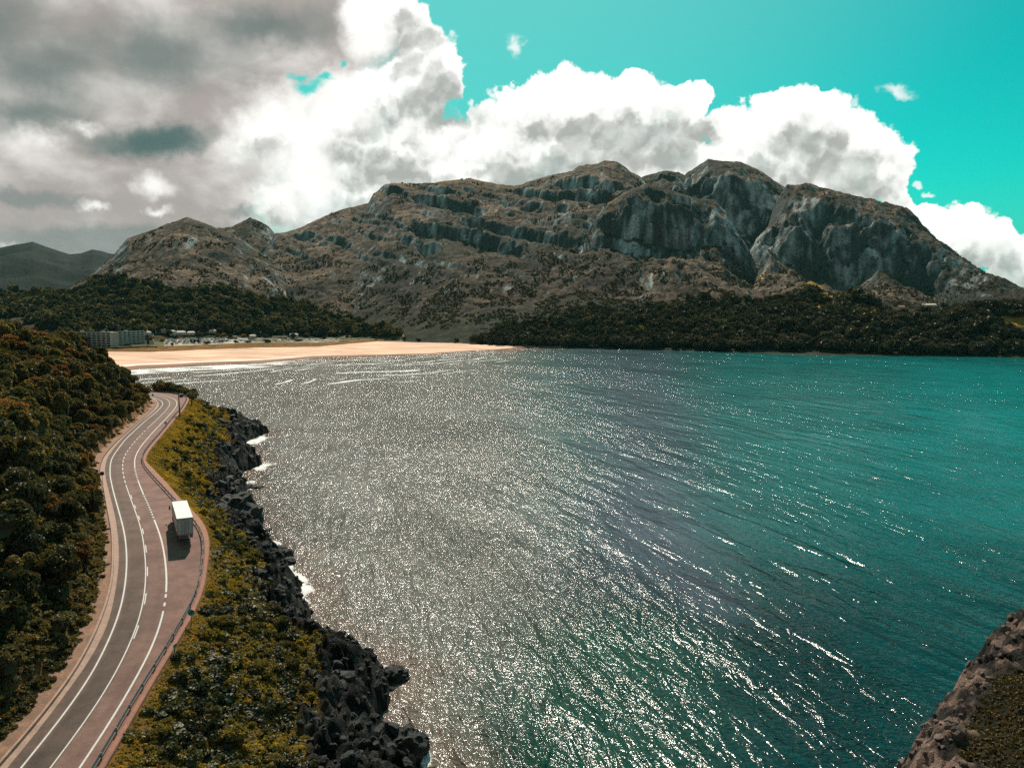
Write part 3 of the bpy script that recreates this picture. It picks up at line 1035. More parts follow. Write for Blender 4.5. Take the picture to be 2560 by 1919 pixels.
# ------------------------------------------------------------------ water
NAw, NRw = 700, 760
aw = np.linspace(math.radians(-70), math.radians(70), NAw)
rw = np.geomspace(28, 1700, NRw - 30)
rw = np.concatenate([rw, np.geomspace(1750, 30000, 30)])
A2, R2 = np.meshgrid(aw, rw)
WX = R2 * np.sin(A2); WY = R2 * np.cos(A2)
wu, wv = project(WX, WY, 0 * WX)
wu = wu + 60 * fbm(WX, WY, 120, 3, 301); 
wv = wv + 12 * fbm(WX, WY, 90, 3, 303)
dsn = bil(ds_, WX, WY); inside_grid = (WX > GX0) & (WX < GX1 - 2) & (WY > GY0) & (WY < GY1 - 2)
off_near = np.where(inside_grid, np.maximum(-dsn, 0), 200)
off_far = np.maximum(r0f(A2) - R2, 0)
teal = np.array([.003, .125, .120]); deep = np.array([.001, .013, .013]); grey = np.array([.165, .160, .140]); green = np.array([.010, .046, .030]); brown = np.array([.20, .115, .08]); viol = np.array([.070, .072, .100])
# turbid plume boundary: u of the plume edge as a function of v
ub = np.interp(wv, [840, 900, 1000, 1150, 1300, 1450, 1600, 1800, 1919], [1380, 1370, 1400, 1420, 1430, 1380, 1250, 1150, 1100])
pl = 1 - sstep(-230, 260, wu - ub)
deepness = sstep(1080, 1580, wv)
c = mixc(teal, deep, deepness)
c = mixc(c, green, sstep(1300, 1650, wv) * (1 - sstep(1500, 2050, wu)))
c = mixc(c, grey, pl)
vb = np.exp(-((wu - ub - 190) / 190) ** 2) * sstep(820, 900, wv) * (1 - sstep(1350, 1600, wv))
c = mixc(c, viol, vb * .85)  # violet lens flare ghost painted into the water colour
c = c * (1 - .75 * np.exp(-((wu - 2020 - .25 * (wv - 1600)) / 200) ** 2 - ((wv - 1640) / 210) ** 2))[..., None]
vb2 = np.exp(-((wu - (1560 + .75 * (wv - 1250))) / 110) ** 2) * sstep(1150, 1300, wv) * (1 - sstep(1480, 1620, wv))
c = mixc(c, viol, vb2 * .8)  # lower arm of the same flare ghost, also painted in
c = mixc(c, brown, (1 - sstep(1, 16, off_near + 6 * fbm(WX, WY, 18, 3, 305))) * (WX < 60) * .55)
c = mixc(c, brown, (1 - sstep(20, 170, off_far + 50 * fbm(WX, WY, 70, 3, 307))) * (1 - sstep(1250, 1420, wu)) * .8)
# surf
ph = off_far / 46.0 + 1.5 * fbm(WX, WY, 260, 2, 311) + .25 * fbm(WX, WY, 60, 3, 313)
frac = ph - np.floor(ph)
crest = sstep(.0, .10, frac) * (1 - sstep(.14, .34, frac))
gate = sstep(-.04, .16, fbm(WX * .45, WY, 75, 3, 315) + .17 - off_far / 2300)
surf = .8 * crest * gate * (1 - sstep(400, 560, off_far)) * (1 - sstep(1150, 1450, wu))
swash = (1 - sstep(3, 12, off_far + 4 * fbm(WX, WY, 25, 3, 317))) * .0
band = sstep(4, 14, off_far) * (1 - sstep(70, 95, off_far + 10 * fbm(WX, WY, 60, 3, 319))) * (1 - sstep(560, 900, wu)) * sstep(-.35, .05, fbm(WX * .4, WY, 22, 3, 321))
rockfoam = (1 - sstep(1.0, lerp(5, 12, sstep(230, 330, WY)), off_near + 6.5 * fbm(WX, WY, 12, 4, 323))) * sstep(-.1, .25, fbm(WX, WY, 40, 2, 325)) * (WX < 40)
caps = .6 * sstep(.60, .72, fbm(WX * .6, WY, 26, 4, 327)) * .7 * (R2 > 260) * (R2 < 1000) * (wu < 1500)
foam = np.clip(np.maximum.reduce([surf, band * .95, rockfoam * .8, caps]), 0, 1)
foam[(R2 > 1600)] = 0
wind = lerp(1.12, .36, sstep(1100, 1780, wu + .35 * (1300 - wv)))
V = np.stack([WX, WY, 0 * WX], -1).reshape(-1, 3)


def make_water():
    m, t, out = new_mat('sea water')
    p = t.pos()
    col = t.attr('Col'); fo = t.attr('Foam', 'Fac')

    def wav(rot, sx, sy, detail=3, dist=.4):
        mp = t.node('ShaderNodeMapping'); t.put(mp.inputs[0], p)
        mp.vector_type = 'TEXTURE'
        mp.inputs['Rotation'].default_value = (0, 0, math.radians(rot)); mp.inputs['Scale'].default_value = (sx, sy, 1)
        return t.noise(mp.outputs[0], 1.0, detail, .55, dist)
    n1 = wav(18, 9.5, 38, 2); n2 = wav(15, 2.6, 8.5, 2, .9); n3 = wav(-12, 2.0, .95, 2, .6); n4 = wav(8, .32, .55, 2)
    gust = t.math('MULTIPLY', t.sstep(wav(24, 60, 260, 4, .6), .36, .62, .5, 1.15), t.attr('Wind', 'Fac'))
    nrm = t.bump(n1, 1.0, 2.2)
    nrm = t.bump(t.math('MULTIPLY', n2, gust), 1.0, 1.7, nrm)
    nrm = t.bump(t.math('MULTIPLY', n3, gust), 1.0, .66, nrm)
    nrm = t.bump(t.math('MULTIPLY', n4, gust), 1.0, .14, nrm)
    fn = t.noise(p, .35, 6, .7, 1.0); fn2 = t.noise(p, .06, 4, .6, .6)
    fm = t.sstep(t.math('ADD', fo, t.math('MULTIPLY', t.math('SUBTRACT', t.math('ADD', t.math('MULTIPLY', fn, .6), t.math('MULTIPLY', fn2, .4)), .5), 1.5)), .38, .62)
    fm = t.math('MULTIPLY', fm, t.sstep(fo, .02, .2))
    b = t.node('ShaderNodeBsdfPrincipled')
    big = t.noise(p, .02, 5, .6)
    cs = t.vmath('SCALE', col); t.put(cs.node.inputs['Scale'], t.sstep(big, .3, .7, .75, 1.25))
    t.put(b.inputs['Base Color'], t.mix(fm, cs, (.82, .82, .80, 1)))
    t.put(b.inputs['Roughness'], t.mixf(fm, .14, .8))
    b.inputs['IOR'].default_value = 1.33
    t.put(b.inputs['Normal'], nrm)
    t.l.new(b.outputs[0], out.inputs[0])
    return m


M['water'] = make_water()
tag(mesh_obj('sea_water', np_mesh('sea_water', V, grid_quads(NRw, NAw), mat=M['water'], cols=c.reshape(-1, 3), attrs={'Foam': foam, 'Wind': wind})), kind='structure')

# ------------------------------------------------------------------ foliage meshes
def leaf_quads(cent, nrm, size, r, stretch=1.5):
    """two-sided leaf clumps: cent (n,3), nrm (n,3), size (n,)"""
    n = len(cent)
    nrm = nrm / np.linalg.norm(nrm, axis=1)[:, None]
    h = r.normal(size=(n, 3)); a = np.cross(nrm, h); a /= np.linalg.norm(a, axis=1)[:, None]
    b = np.cross(nrm, a)
    s = size[:, None]
    fold = nrm * s * .25
    v = np.stack([cent - a * s * stretch * .5, cent - b * s * .5 + fold, cent + a * s * stretch * .5, cent + b * s * .5 + fold], 1)
    return v.reshape(-1, 3), np.arange(n * 4).reshape(-1, 4)


def crown_arrays(seed, nl=13, per=130, leaf=(.10, .19), squash=.85, lob=(.30, .46), low=-.15):
    r = np.random.default_rng(seed)
    cs, ns, ss, tn = [], [], [], []
    for i in range(nl):
        if i == 0: c0 = np.array([0, 0, .25]); lr = .62
        else:
            th = r.uniform(0, 2 * math.pi); zz = r.uniform(low, .8); rr = math.sqrt(max(0, 1 - zz * zz)) * r.uniform(.5, .78)
            c0 = np.array([rr * math.cos(th), rr * math.sin(th), zz * .75 + .1]); lr = r.uniform(*lob)
        d = r.normal(size=(per, 3)); d /= np.linalg.norm(d, axis=1)[:, None]
        d[:, 2] = np.where(d[:, 2] < -.35, -d[:, 2], d[:, 2])
        rad = lr * r.uniform(.72, 1.08, per)
        p = c0 + d * rad[:, None]; p[:, 2] *= squash
        cs.append(p); ns.append(d + r.normal(scale=.55, size=(per, 3))); ss.append(r.uniform(*leaf, per))
        tn.append(np.full(per, r.uniform(.72, 1.3)) * r.uniform(.75, 1.25, per))
    cs = np.vstack(cs); ns = np.vstack(ns); ss = np.concatenate(ss); tn = np.concatenate(tn)
    v, q = leaf_quads(cs, ns, ss, r)
    # inner mass of the crown
    k = 14
    th = np.linspace(0, 2 * math.pi, k, endpoint=False); lat = np.linspace(-.5, 1.35, 6)
    iv = []
    for la in lat:
        for t_ in th:
            q_ = .66 + .12 * math.sin(3 * t_ + la * 4 + seed)
            iv.append((q_ * math.cos(la) * math.cos(t_), q_ * math.cos(la) * math.sin(t_), (q_ * math.sin(la) + .12) * squash))
    iv = np.array(iv); n0 = len(v)
    iq = []
    for a in range(5):
        for b in range(k):
            b2 = (b + 1) % k
            iq.append((n0 + a * k + b, n0 + a * k + b2, n0 + (a + 1) * k + b2, n0 + (a + 1) * k + b))
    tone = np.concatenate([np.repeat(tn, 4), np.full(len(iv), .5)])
    return np.vstack([v, iv]), np.vstack([q, np.array(iq)]), tone


def crown_mesh(name, mat, **kw):
    v, q, tone = crown_arrays(**kw)
    return np_mesh(name, v, q, mat=mat, smooth=False, attrs={'Tone': tone})


def trunk_mesh(name, seed):
    r = random.Random(seed)
    mb = MB()
    top = Vector((r.uniform(-.1, .1), r.uniform(-.1, .1), .62))
    mb.tube([(0, 0, -.75), (r.uniform(-.05, .05), r.uniform(-.05, .05), -.2), (0, 0, .2), top], [.10, .075, .06, .035], 7)
    for k in range(5):
        a = k * 1.26 + r.uniform(-.3, .3)
        mb.tube([(0, 0, .0 + .07 * k), (.25 * math.cos(a), .25 * math.sin(a), .22 + .07 * k), (.6 * math.cos(a), .6 * math.sin(a), .40 + .06 * k)], [.045, .033, .014], 5)
    me = bpy.data.meshes.new(name); me.from_pydata(mb.v, [], mb.f); me.materials.append(M['bark'])
    return me


M['leaf_deep'] = leaf_mat('deep green leaf', (.018, .024, .010), (.10, .095, .036), (.2, .1, .04), .15, trans=.42, gloss=.05)
M['leaf_russet'] = leaf_mat('russet leaf', (.05, .030, .012), (.25, .125, .045), (.42, .15, .05), .3, trans=.45, gloss=.04)
HCROWN = [crown_mesh('crown', (M['leaf'], M['leaf_deep'], M['leaf'], M['leaf_deep'], M['leaf'], M['leaf_russet'])[i], seed=400 + i, nl=(14, 9, 18, 12, 7, 11)[i], per=(150, 210, 110, 170, 260, 170)[i], squash=(.85, 1.0, .75, .9, 1.15, .8)[i], leaf=((.10, .19), (.08, .15), (.11, .22), (.09, .17), (.10, .2), (.1, .2))[i]) for i in range(6)]
HTRUNK = [trunk_mesh('trunk', 500 + i) for i in range(3)]
BCROWN = [crown_mesh('foliage', M['leaf_dry'], seed=420 + i, nl=10, per=110, squash=.62, leaf=(.10, .20)) for i in range(4)]


def place_tree(kind, loc, s, sz, label, cat, group, crown, trunk, partname='crown'):
    root = empty(kind, loc, rng.uniform(0, 6.28))
    tag(root, label, cat, group)
    a = mesh_obj(partname, crown, root); a.scale = (s, s, sz)
    b = mesh_obj('trunk' if partname == 'crown' else 'stem', trunk, root); b.scale = (s, s, sz)
    a.location = b.location = (0, 0, sz * .45)
    return root


def scatter_leaves(name, pts, scl, mats, seed, protos, tone=(.7, 1.3)):
    """one mesh of many crowns (a mass nobody could count)"""
    r = np.random.default_rng(seed)
    vs, qs, tn, n = [], [], [], 0
    which = r.integers(0, len(protos), len(pts)); an = r.uniform(0, 2 * math.pi, len(pts))
    for k, (pv, pq, pt) in enumerate(protos):
        idx = np.where(which == k)[0]
        if not len(idx): continue
        ca = np.cos(an[idx])[:, None]; sa = np.sin(an[idx])[:, None]
        sc = scl[idx]
        x = (pv[:, 0] * ca - pv[:, 1] * sa) * sc[:, :1] + pts[idx, :1]
        y = (pv[:, 0] * sa + pv[:, 1] * ca) * sc[:, :1] + pts[idx, 1:2]
        z = pv[:, 2] * sc[:, 1:2] + pts[idx, 2:3]
        vs.append(np.stack([x, y, z], -1).reshape(-1, 3))
        qq = pq[None] + (np.arange(len(idx)) * len(pv))[:, None, None]
        qs.append(qq.reshape(-1, 4) + n); n += len(idx) * len(pv)
        tn.append((pt[None] * r.uniform(*tone, len(idx))[:, None]).ravel())
    me = np_mesh(name, np.vstack(vs), np.vstack(qs), mat=mats, smooth=False, attrs={'Tone': np.concatenate(tn)})
    return tag(mesh_obj(name, me), kind='stuff')


# --- trees on the hillside left of the road
def poisson(x, y, rad, limit=None):
    """greedy dart throwing on a hash grid; returns indices"""
    cell = {}
    out = []
    for i in range(len(x)):
        r = rad[i] if hasattr(rad, '__len__') else rad
        ci, cj = int(x[i] // 6), int(y[i] // 6); ok = True
        for a in (-1, 0, 1):
            for b in (-1, 0, 1):
                for j in cell.get((ci + a, cj + b), ()):
                    if (x[i] - x[j]) ** 2 + (y[i] - y[j]) ** 2 < r * r: ok = False; break
                if not ok: break
            if not ok: break
        if ok:
            out.append(i); cell.setdefault((ci, cj), []).append(i)
            if limit and len(out) >= limit: break
    return np.array(out, int)


nc = 26000
tx = rng.uniform(-330, -30, nc); ty = rng.uniform(50, 430, nc)
tz, trk, tds, tdl, tdr, tcore = near_height(tx, ty, False)
tu, tv = project(tx, ty, tz + 2)
ok = (tdl > 2.2) & (tds > 9) & (tu > -420) & (tv < 2300) & (tu < 460)
tx, ty, tz, tdl = tx[ok], ty[ok], tz[ok], tdl[ok]
sel = poisson(tx, ty, 3.3)
tx, ty, tz, tdl = tx[sel], ty[sel], tz[sel], tdl[sel]


def visible(x, y, z):
    vis = np.ones(len(x), bool)
    for f in np.linspace(.3, .96, 45):
        h = near_height(x * f, y * f, False)[0]
        h = np.where(bil(dl_, x * f, y * f) > 2, h + 2.0, h)
        vis &= ~(h > CAMZ + (z - CAMZ) * f)
    return vis


vis = visible(tx, ty, tz + 5.5)
dist = np.sqrt(tx ** 2 + ty ** 2 + (tz - CAMZ) ** 2)
size = rng.uniform(1.8, 4.0, len(tx)) * lerp(.7, 1.15, sstep(2, 14, tdl))
tu, tv = project(tx, ty, tz + 2)
infr = (tu > -30) & (tv < 1960)
score = np.where(vis & infr, size / dist, 0)
order = np.argsort(-score)
NIND = 298
ind = [i for i in order[:NIND] if score[i] > 0]
rest = np.setdiff1d(np.where(vis | (rng.random(len(tx)) < .5))[0], ind)
TREE_LABEL = [('dark bushy evergreen tree in the dense hillside wood left of the road', 'trees in the hillside wood'),
              ('small leafy tree at the foot of the wooded hillside beside the road verge', 'trees at the foot of the wooded hillside'),
              ('bushy tree on the far crest of the wooded hillside above the bay', 'trees on the crest of the wooded hillside')]
for i in ind:
    k = 1 if tdl[i] < 7 else (2 if ty[i] > 250 else 0)
    lab, grp = TREE_LABEL[k]
    s = size[i]; j = rng.integers(0, 6)
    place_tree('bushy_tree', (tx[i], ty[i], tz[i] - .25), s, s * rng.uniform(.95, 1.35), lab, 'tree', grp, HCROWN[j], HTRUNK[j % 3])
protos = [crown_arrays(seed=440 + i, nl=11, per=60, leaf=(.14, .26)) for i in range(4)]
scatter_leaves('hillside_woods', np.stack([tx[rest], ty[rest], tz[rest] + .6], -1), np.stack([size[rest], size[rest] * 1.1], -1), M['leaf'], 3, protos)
# low scrub that fills between the trees
ux = np.r_[rng.uniform(-330, -30, 20000), rng.uniform(-150, -40, 34000)]; uy = np.r_[rng.uniform(50, 430, 20000), rng.uniform(55, 190, 34000)]
uz, _, uds, udl, _, _ = near_height(ux, uy, False)
uu, uv = project(ux, uy, uz)
ok = (udl > .4) & (uds > 6) & (uu > -260) & (uv < 2150) & (uu < 470)
und = [crown_arrays(seed=460 + i, nl=5, per=22, leaf=(.22, .42), squash=.6) for i in range(3)]
ux, uy, uz = ux[ok], uy[ok], uz[ok]
us = rng.uniform(.5, 1.2, len(ux))
scatter_leaves('undergrowth', np.stack([ux, uy, uz - .05], -1), np.stack([us, us], -1), M['leaf'], 5, und)

# --- bank between road and rocks: ground cover plus shrubs
def bank_samples(n, x0, x1, y0, y1):
    x = rng.uniform(x0, x1, n); y = rng.uniform(y0, y1, n)
    pre = (bil(dr_, x, y) > .3) & (bil(ds_, x, y) > 2) & (rng.random(n) < np.clip(1.35 - np.hypot(x, y) / 330, .3, 1))
    x, y = x[pre], y[pre]
    z, rk_, ds, dl, dr, _ = near_height(x, y, True)
    u, v = project(x, y, z)
    ok = (dr > .35) & (rk_ < .5) & (ds > 2.5) & (v < 1990) & (u > 150)
    return x[ok], y[ok], z[ok], dr[ok], ds[ok]


def shrubby(x, y, dr):
    """1 where dark shrubs close over, 0 on open yellow grass"""
    n = fbm(x, y, 16, 4, 81) + .45 * fbm(x, y, 5, 3, 87)
    return sstep(-.10, .12, .12 - n + lerp(.52, -.06, sstep(120, 250, y))) * sstep(0, 1, (dr + 3 * fbm(x, y, 9, 3, 89) - lerp(.8, 5.0, sstep(150, 210, y))) / 3.0)


bx, by, bzv, bdr, bds = bank_samples(1000000, -200, 20, 45, 415)
keepb = rng.random(len(bx)) < (1 - .45 * shrubby(bx, by, bdr))
bx, by, bzv, bdr = bx[keepb], by[keepb], bzv[keepb], bdr[keepb]
tuf = []
for i in range(4):                                             # small tufts of leafy grass, no inner mass
    v_, q_, t_ = crown_arrays(seed=480 + i, nl=2, per=5, leaf=(.45, .9), squash=.75, lob=(.5, .7))
    tuf.append((v_[:40], q_[:10], t_[:40] * 1.25))
hs = rng.uniform(.16, .36, len(bx)) * lerp(1.0, 1.7, sstep(80, 300, np.hypot(bx, by))) * lerp(.6, 1, sstep(.3, 3, bdr))
M['leaf_grass'] = leaf_mat('bank grass', (.13, .11, .02), (.37, .26, .04), (.52, .28, .03), .35, trans=.4, gloss=.03, vscale=.12)
scatter_leaves('ground_cover', np.stack([bx, by, bzv - .04], -1), np.stack([hs, hs], -1), M['leaf_grass'], 7, tuf)
print('ground cover tufts', len(bx))
bx, by, bzv, bdr, bds = bank_samples(110000, -200, 20, 45, 415)
keepb = rng.random(len(bx)) < shrubby(bx, by, bdr)
bx, by, bzv = bx[keepb], by[keepb], bzv[keepb]
sel = poisson(bx, by, .98 + .75 * sstep(110, 300, by))
bx, by, bzv = bx[sel], by[sel], bzv[sel]
shp = [crown_arrays(seed=490 + i, nl=5, per=26, leaf=(.20, .36), squash=.62) for i in range(5)]
hs = rng.uniform(.6, 1.35, len(bx)) * lerp(1, 1.4, sstep(120, 300, by)) * (1 + .45 * fbm(bx, by, 7, 2, 88))
M['leaf_olive'] = leaf_mat('bank olive leaf', (.020, .028, .011), (.13, .125, .040), (.25, .16, .03), .12, trans=.42, gloss=.06, vscale=.12)
kind_ = fbm(bx, by, 11, 3, 93) + .5 * (rng.random(len(bx)) - .5) > .02
hz_ = hs * rng.uniform(.6, 1.45, len(bx))
for nm_, mm_, k_ in (('bank_undergrowth', M['leaf_dry'], ~kind_), ('bank_shrubbery', M['leaf_olive'], kind_)):
    scatter_leaves(nm_, np.stack([bx, by, bzv + .05], -1)[k_], np.stack([hs * (1.25 if k_ is kind_ else 1), hz_], -1)[k_], mm_, 8, shp, (.55, 1.5))
print('bank undergrowth', len(bx))

nc = 4000
sx = rng.uniform(-200, 10, nc); sy = rng.uniform(60, 415, nc)
sz, srk, sds, sdl, sdr, _ = near_height(sx, sy, False)
su, sv = project(sx, sy, sz)
ok = (sdr > 3) & (srk < .2) & (sds > 7) & (sv < 1935) & (su > 200) & (fbm(sx, sy, 22, 3, 501) > -.02)
sx, sy, sz, sdr = sx[ok], sy[ok], sz[ok], sdr[ok]
sel = poisson(sx, sy, 3.4)
vis = visible(sx[sel], sy[sel], sz[sel] + 1.5)
sel = sel[vis][:170]
for i in sel:
    s = rng.uniform(1.0, 2.1); j = rng.integers(0, 4)
    far = sy[i] > 190
    place_tree('shrub', (sx[i], sy[i], sz[i] - .3), s, s * rng.uniform(.8, 1.1),
               'low olive shrub on the grassy bank beyond the parked truck' if far else 'low olive shrub on the bank between guardrail and rocky shore', 'shrub',
               'shrubs on the far sea bank' if far else 'shrubs on the near sea bank', BCROWN[j], HTRUNK[j % 3], 'foliage')
# hedge-like bushes behind the bend
bu_, bv_ = project(*[lane(tP + 1.6)[:, k] for k in range(3)])
for k, (ub_, s) in enumerate(((398, 4.2), (407, 4.4), (417, 4.2), (427, 4.0), (437, 3.7), (446, 3.3), (455, 3.0), (463, 2.8), (471, 3.6), (476, 3.0))):
    cand = np.where((lane(tP)[:, 1] > 330) & (bv_ < 1000))[0]
    i = cand[np.argmin(np.abs(bu_[cand] - ub_))]
    p = lane(tP + 2.4, i)
    zz = float(near_height(np.array([p[0]]), np.array([p[1]]), False)[0][0])
    place_tree('bush', (p[0], p[1], zz - .2), s, s * 1.0, 'dark green bush behind the guardrail on the outside of the far bend', 'bush', 'bushes outside the far bend', HCROWN[rng.integers(0, 6)], HTRUNK[0], 'foliage')

# headland cover
X, Y, Z, rk, dh = HEAD
hx = rng.integers(0, X.shape[1], 120000); hy = rng.integers(0, X.shape[0], 120000)
okh = (rk[hy, hx] < .3) & (dh[hy, hx] > 1.5)
hx, hy = hx[okh], hy[okh]
pts = np.stack([X[hy, hx], Y[hy, hx], Z[hy, hx] - .03], -1)
pu, pv = project(pts[:, 0], pts[:, 1], pts[:, 2])
ok = (pu < 2640) & (pv < 2000)
pts = pts[ok]; hs = rng.uniform(.12, .42, len(pts))
M['leaf_head'] = leaf_mat('headland heath', (.012, .012, .005), (.055, .042, .012), (.16, .07, .014), .2, trans=.35, gloss=.03, vscale=.15)
scatter_leaves('heath_ground_cover', pts, np.stack([hs, hs * .8], -1), M['leaf_head'], 9, tuf)

# ------------------------------------------------------------------ far woods and village
low = [crown_arrays(seed=600 + i, nl=7, per=16, leaf=(.28, .5)) for i in range(5)]


def wood_points(n, test, seed):
    r = np.random.default_rng(seed)
    az = r.uniform(math.radians(-36), math.radians(36), n); rr = r.uniform(1000, 2300 if seed != 41 else 3300, n)
    z = far_z(az, rr)
    u = U_of_az(az); x = rr * np.sin(az); y = rr * np.cos(az)
    _, v = project(x, y, z)
    ok = test(u, v, rr, z, x, y, az)
    return x[ok], y[ok], z[ok], u[ok]


def shore_wood(u, v, rr, z, x, y, az):
    k = rr - r0f(az)
    nn = fbm(x, y, 130, 3, 171); clear = meadow(x, y, 1.1, 1.9) < 1
    lim = np.interp(u, [940, 1150, 1400, 1700, 1900, 2100, 2560], [190, 190, 200, 270, 350, 360, 400])
    kb = np.where(u < 1342, np.maximum(r1g(az) - r0f(az), 12) + 6, 6)
    return (u > 930) & (k > kb) & (k < lim * (1 + .35 * nn)) & ~clear & (rr < 2100)


M['leaf_shore'] = leaf_mat('shore leaf', (.014, .021, .015), (.068, .066, .048), (.10, .08, .045), .2, trans=.28, gloss=.03, vscale=.03)
x, y, z, u = wood_points(30000, shore_wood, 21)
s = (4.2 + rng.gamma(2.0, 1.7, len(x))).clip(4, 12) * lerp(.55, 1.0, sstep(950, 1250, u))
scatter_leaves('shore_woods', np.stack([x, y, z + s * .45], -1), np.stack([s, s * rng.uniform(.9, 1.35, len(x))], -1), M['leaf_shore'], 23, low, (.45, 1.6))
print('shore wood', len(x))


def valley_wood(u, v, rr, z, x, y, az):
    nn = fbm(x, y, 140, 4, 631)
    vt = np.interp(u, [-200, 0, 150, 260, 420, 560, 700, 790, 830, 1100], [730, 735, 715, 690, 722, 730, 745, 765, 806, 832])
    vb = np.interp(u, [-200, 150, 300, 480, 700, 790, 1100], [905, 885, 838, 832, 838, 842, 845])
    return (u > -60) & (u < 1000) & (v > vt + 28 * nn) & (v < vb) & (nn > lerp(-.36, -.05, sstep(300, 150, u) if False else 1 - sstep(150, 330, u)))


x, y, z, u = wood_points(26000, valley_wood, 31)
s = (4.0 + rng.gamma(2.0, 2.0, len(x))).clip(4, 13)
M['leaf_valley'] = leaf_mat('valley leaf', (.034, .042, .026), (.24, .205, .12), (.26, .18, .08), .3, trans=.42, gloss=.03, vscale=.035)
scatter_leaves('valley_woods', np.stack([x, y, z + s * .45], -1), np.stack([s, s * rng.uniform(.8, 1.5, len(x))], -1), M['leaf_valley'], 33, low, (.4, 1.7))
print('valley wood', len(x))


def scrub_test(u, v, rr, z, x, y, az):
    return (u > 150) & (u < 2500) & (z > 30) & (fbm(x, y, 60, 3, 641) + .4 * fbm(x, y, 300, 2, 643) > .0 + .30 * (1 - sstep(540, 740, v))) & (v > 430)


x, y, z, u = wood_points(150000, scrub_test, 41)
s = rng.uniform(1.1, 3.0, len(x)) * (1 + .6 * (rng.random(len(x)) < .06))
scatter_leaves('mountain_scrub', np.stack([x, y, z + .2], -1), np.stack([s, s * .9], -1), M['leaf_far'], 43, [tuple(q_[:n_] for q_, n_ in zip(crown_arrays(seed=660 + i, nl=2, per=6, leaf=(.7, 1.1)), (48, 12, 48))) for i in range(3)])


def facing(p):
    return -math.atan2(p.x, p.y)                 # local -y looks at the viewer


# apartment blocks
def apartment(name, u0, u1, v0, v1, floors, bays, depth, wallm, label, hpx):
    a = ground_at(u0, v0); b = ground_at(u1, v1)
    d = b - a; L = math.hypot(d.x, d.y); rz = math.atan2(d.y, d.x)
    z = min(a.z, b.z) - .5
    H = hpx * math.hypot(*(a + b).xy) / 2 / F
    root = empty(name, (a.x, a.y, z), rz); tag(root, label, 'building')
    fh = (H - 1.5) / floors
    MB().box((L / 2, depth / 2, H / 2), (L, depth, H)).build('wall', wallm, root, loc=(0, 0, 0))
    rf = MB().box((L / 2, depth / 2, H + .15), (L + .6, depth + .6, .3)).box((L / 2, .05, H + .45), (L + .6, .3, .6)).build('roof', M['slab'], root)
    for k in range(max(1, bays // 4)):
        MB().box(((k + .5) * L / max(1, bays // 4), depth / 2, H + 1.3), (4.2, 4, 2.2)).build('stair_head', wallm, rf)
    bw_ = L / bays
    for k in range(bays):
        for f in range(floors):
            cx = (k + .5) * bw_; cz = 1.2 + f * fh + fh * .5
            MB().box((cx, -.06, cz), (bw_ * .62, .12, fh * .6)).build('window', M['glass'], root)
    for f in range(floors):
        m = MB().box((L / 2, -.75, 1.0 + f * fh), (L - .4, 1.5, .18)).box((L / 2, -1.45, 1.0 + f * fh + .5), (L - .4, .08, .9))
        m.build('balcony', M['slab'], root)
    for k in range(bays + 1):
        MB().box((min(max(k * bw_, .25), L - .25), -.85, H / 2), (.5, 1.7, H - .3)).build('divider_fin', M['slab'], root)
    return root


apartment('apartment_building', 172, 279, 861, 869, 6, 9, 13, M['flatwall'], 'long grey apartment block with balconies on the left side of the beach village', 33)
apartment('apartment_building', 284, 361, 866, 858, 6, 7, 12, M['flatteal'], 'pale teal apartment block with balconies beside the white caravan field', 32)


def house(u, v, w, d, h, label, wallm, roofm, chimney=True, rot=0.0, flat=False):
    p = ground_at(u, v)
    root = empty('house', p - Vector((0, 0, .3)), facing(p) + rot); tag(root, label, 'house')
    MB().box((0, 0, h / 2), (w, d, h)).build('wall', wallm, root)
    if flat:
        r = MB().box((0, 0, h + .2), (w + .6, d + .6, .4)).build('roof', roofm, root)
    else:
        rh = d * .27
        m = MB(); e = .5
        vs = [(-w / 2 - e, -d / 2 - e, h), (w / 2 + e, -d / 2 - e, h), (w / 2 + e, d / 2 + e, h), (-w / 2 - e, d / 2 + e, h), (-w / 2 + d * .3, 0, h + rh), (w / 2 - d * .3, 0, h + rh)]
        m.add(vs, [(0, 1, 5, 4), (2, 3, 4, 5), (1, 2, 5), (3, 0, 4), (3, 2, 1, 0)])
        r = m.build('roof', roofm, root)
    if chimney:
        MB().box((w * .22, d * .1, h + d * .25), (.9, .9, 2.0)).build('chimney', wallm, r)
    n = max(2, int(w // 4))
    for k in range(n):
        MB().box((-w / 2 + (k + .5) * w / n, -d / 2 - .04, h * .58), (1.3, .1, 1.3)).build('window', M['glass'], root)
    MB().box((w * .05, -d / 2 - .05, 1.05), (1.1, .12, 2.1)).build('door', M['darksteel'], root)
    return root


house(402, 833, 20, 14, 7, 'large two storey house with a pale roof above the caravans', M['creamwall'], M['paleroof'])
house(368, 838, 14, 10, 5, 'small pale house at the end of the teal apartment block', M['whitewall'], M['paleroof'])
house(432, 838, 10, 10, 8, 'narrow white house standing tall between low pale roofs', M['whitewall'], M['paleroof'], False)
house(450, 838, 22, 12, 5, 'wide pale roofed house right of the narrow white house', M['whitewall'], M['paleroof'])
house(478, 838, 15, 10, 5, 'white house with a light hipped roof among dark garden trees', M['whitewall'], M['paleroof'], False)
house(518, 833, 34, 12, 5, 'very long low house with a pale roof below the dark wood', M['creamwall'], M['paleroof'])
house(640, 832, 22, 11, 5, 'low white house under the tall dark trees behind the dunes', M['whitewall'], M['paleroof'], False)
house(632, 845, 13, 9, 5, 'white gabled house behind the hedge by the dune grass', M['whitewall'], M['paleroof'])
house(735, 843, 18, 9, 6, 'white house at the right end of the beach village', M['whitewall'], M['paleroof'], False)
house(700, 845, 30, 8, 3, 'long low building with a tan roof near the dune grass', M['creamwall'], M['paleroof'], False, flat=True)
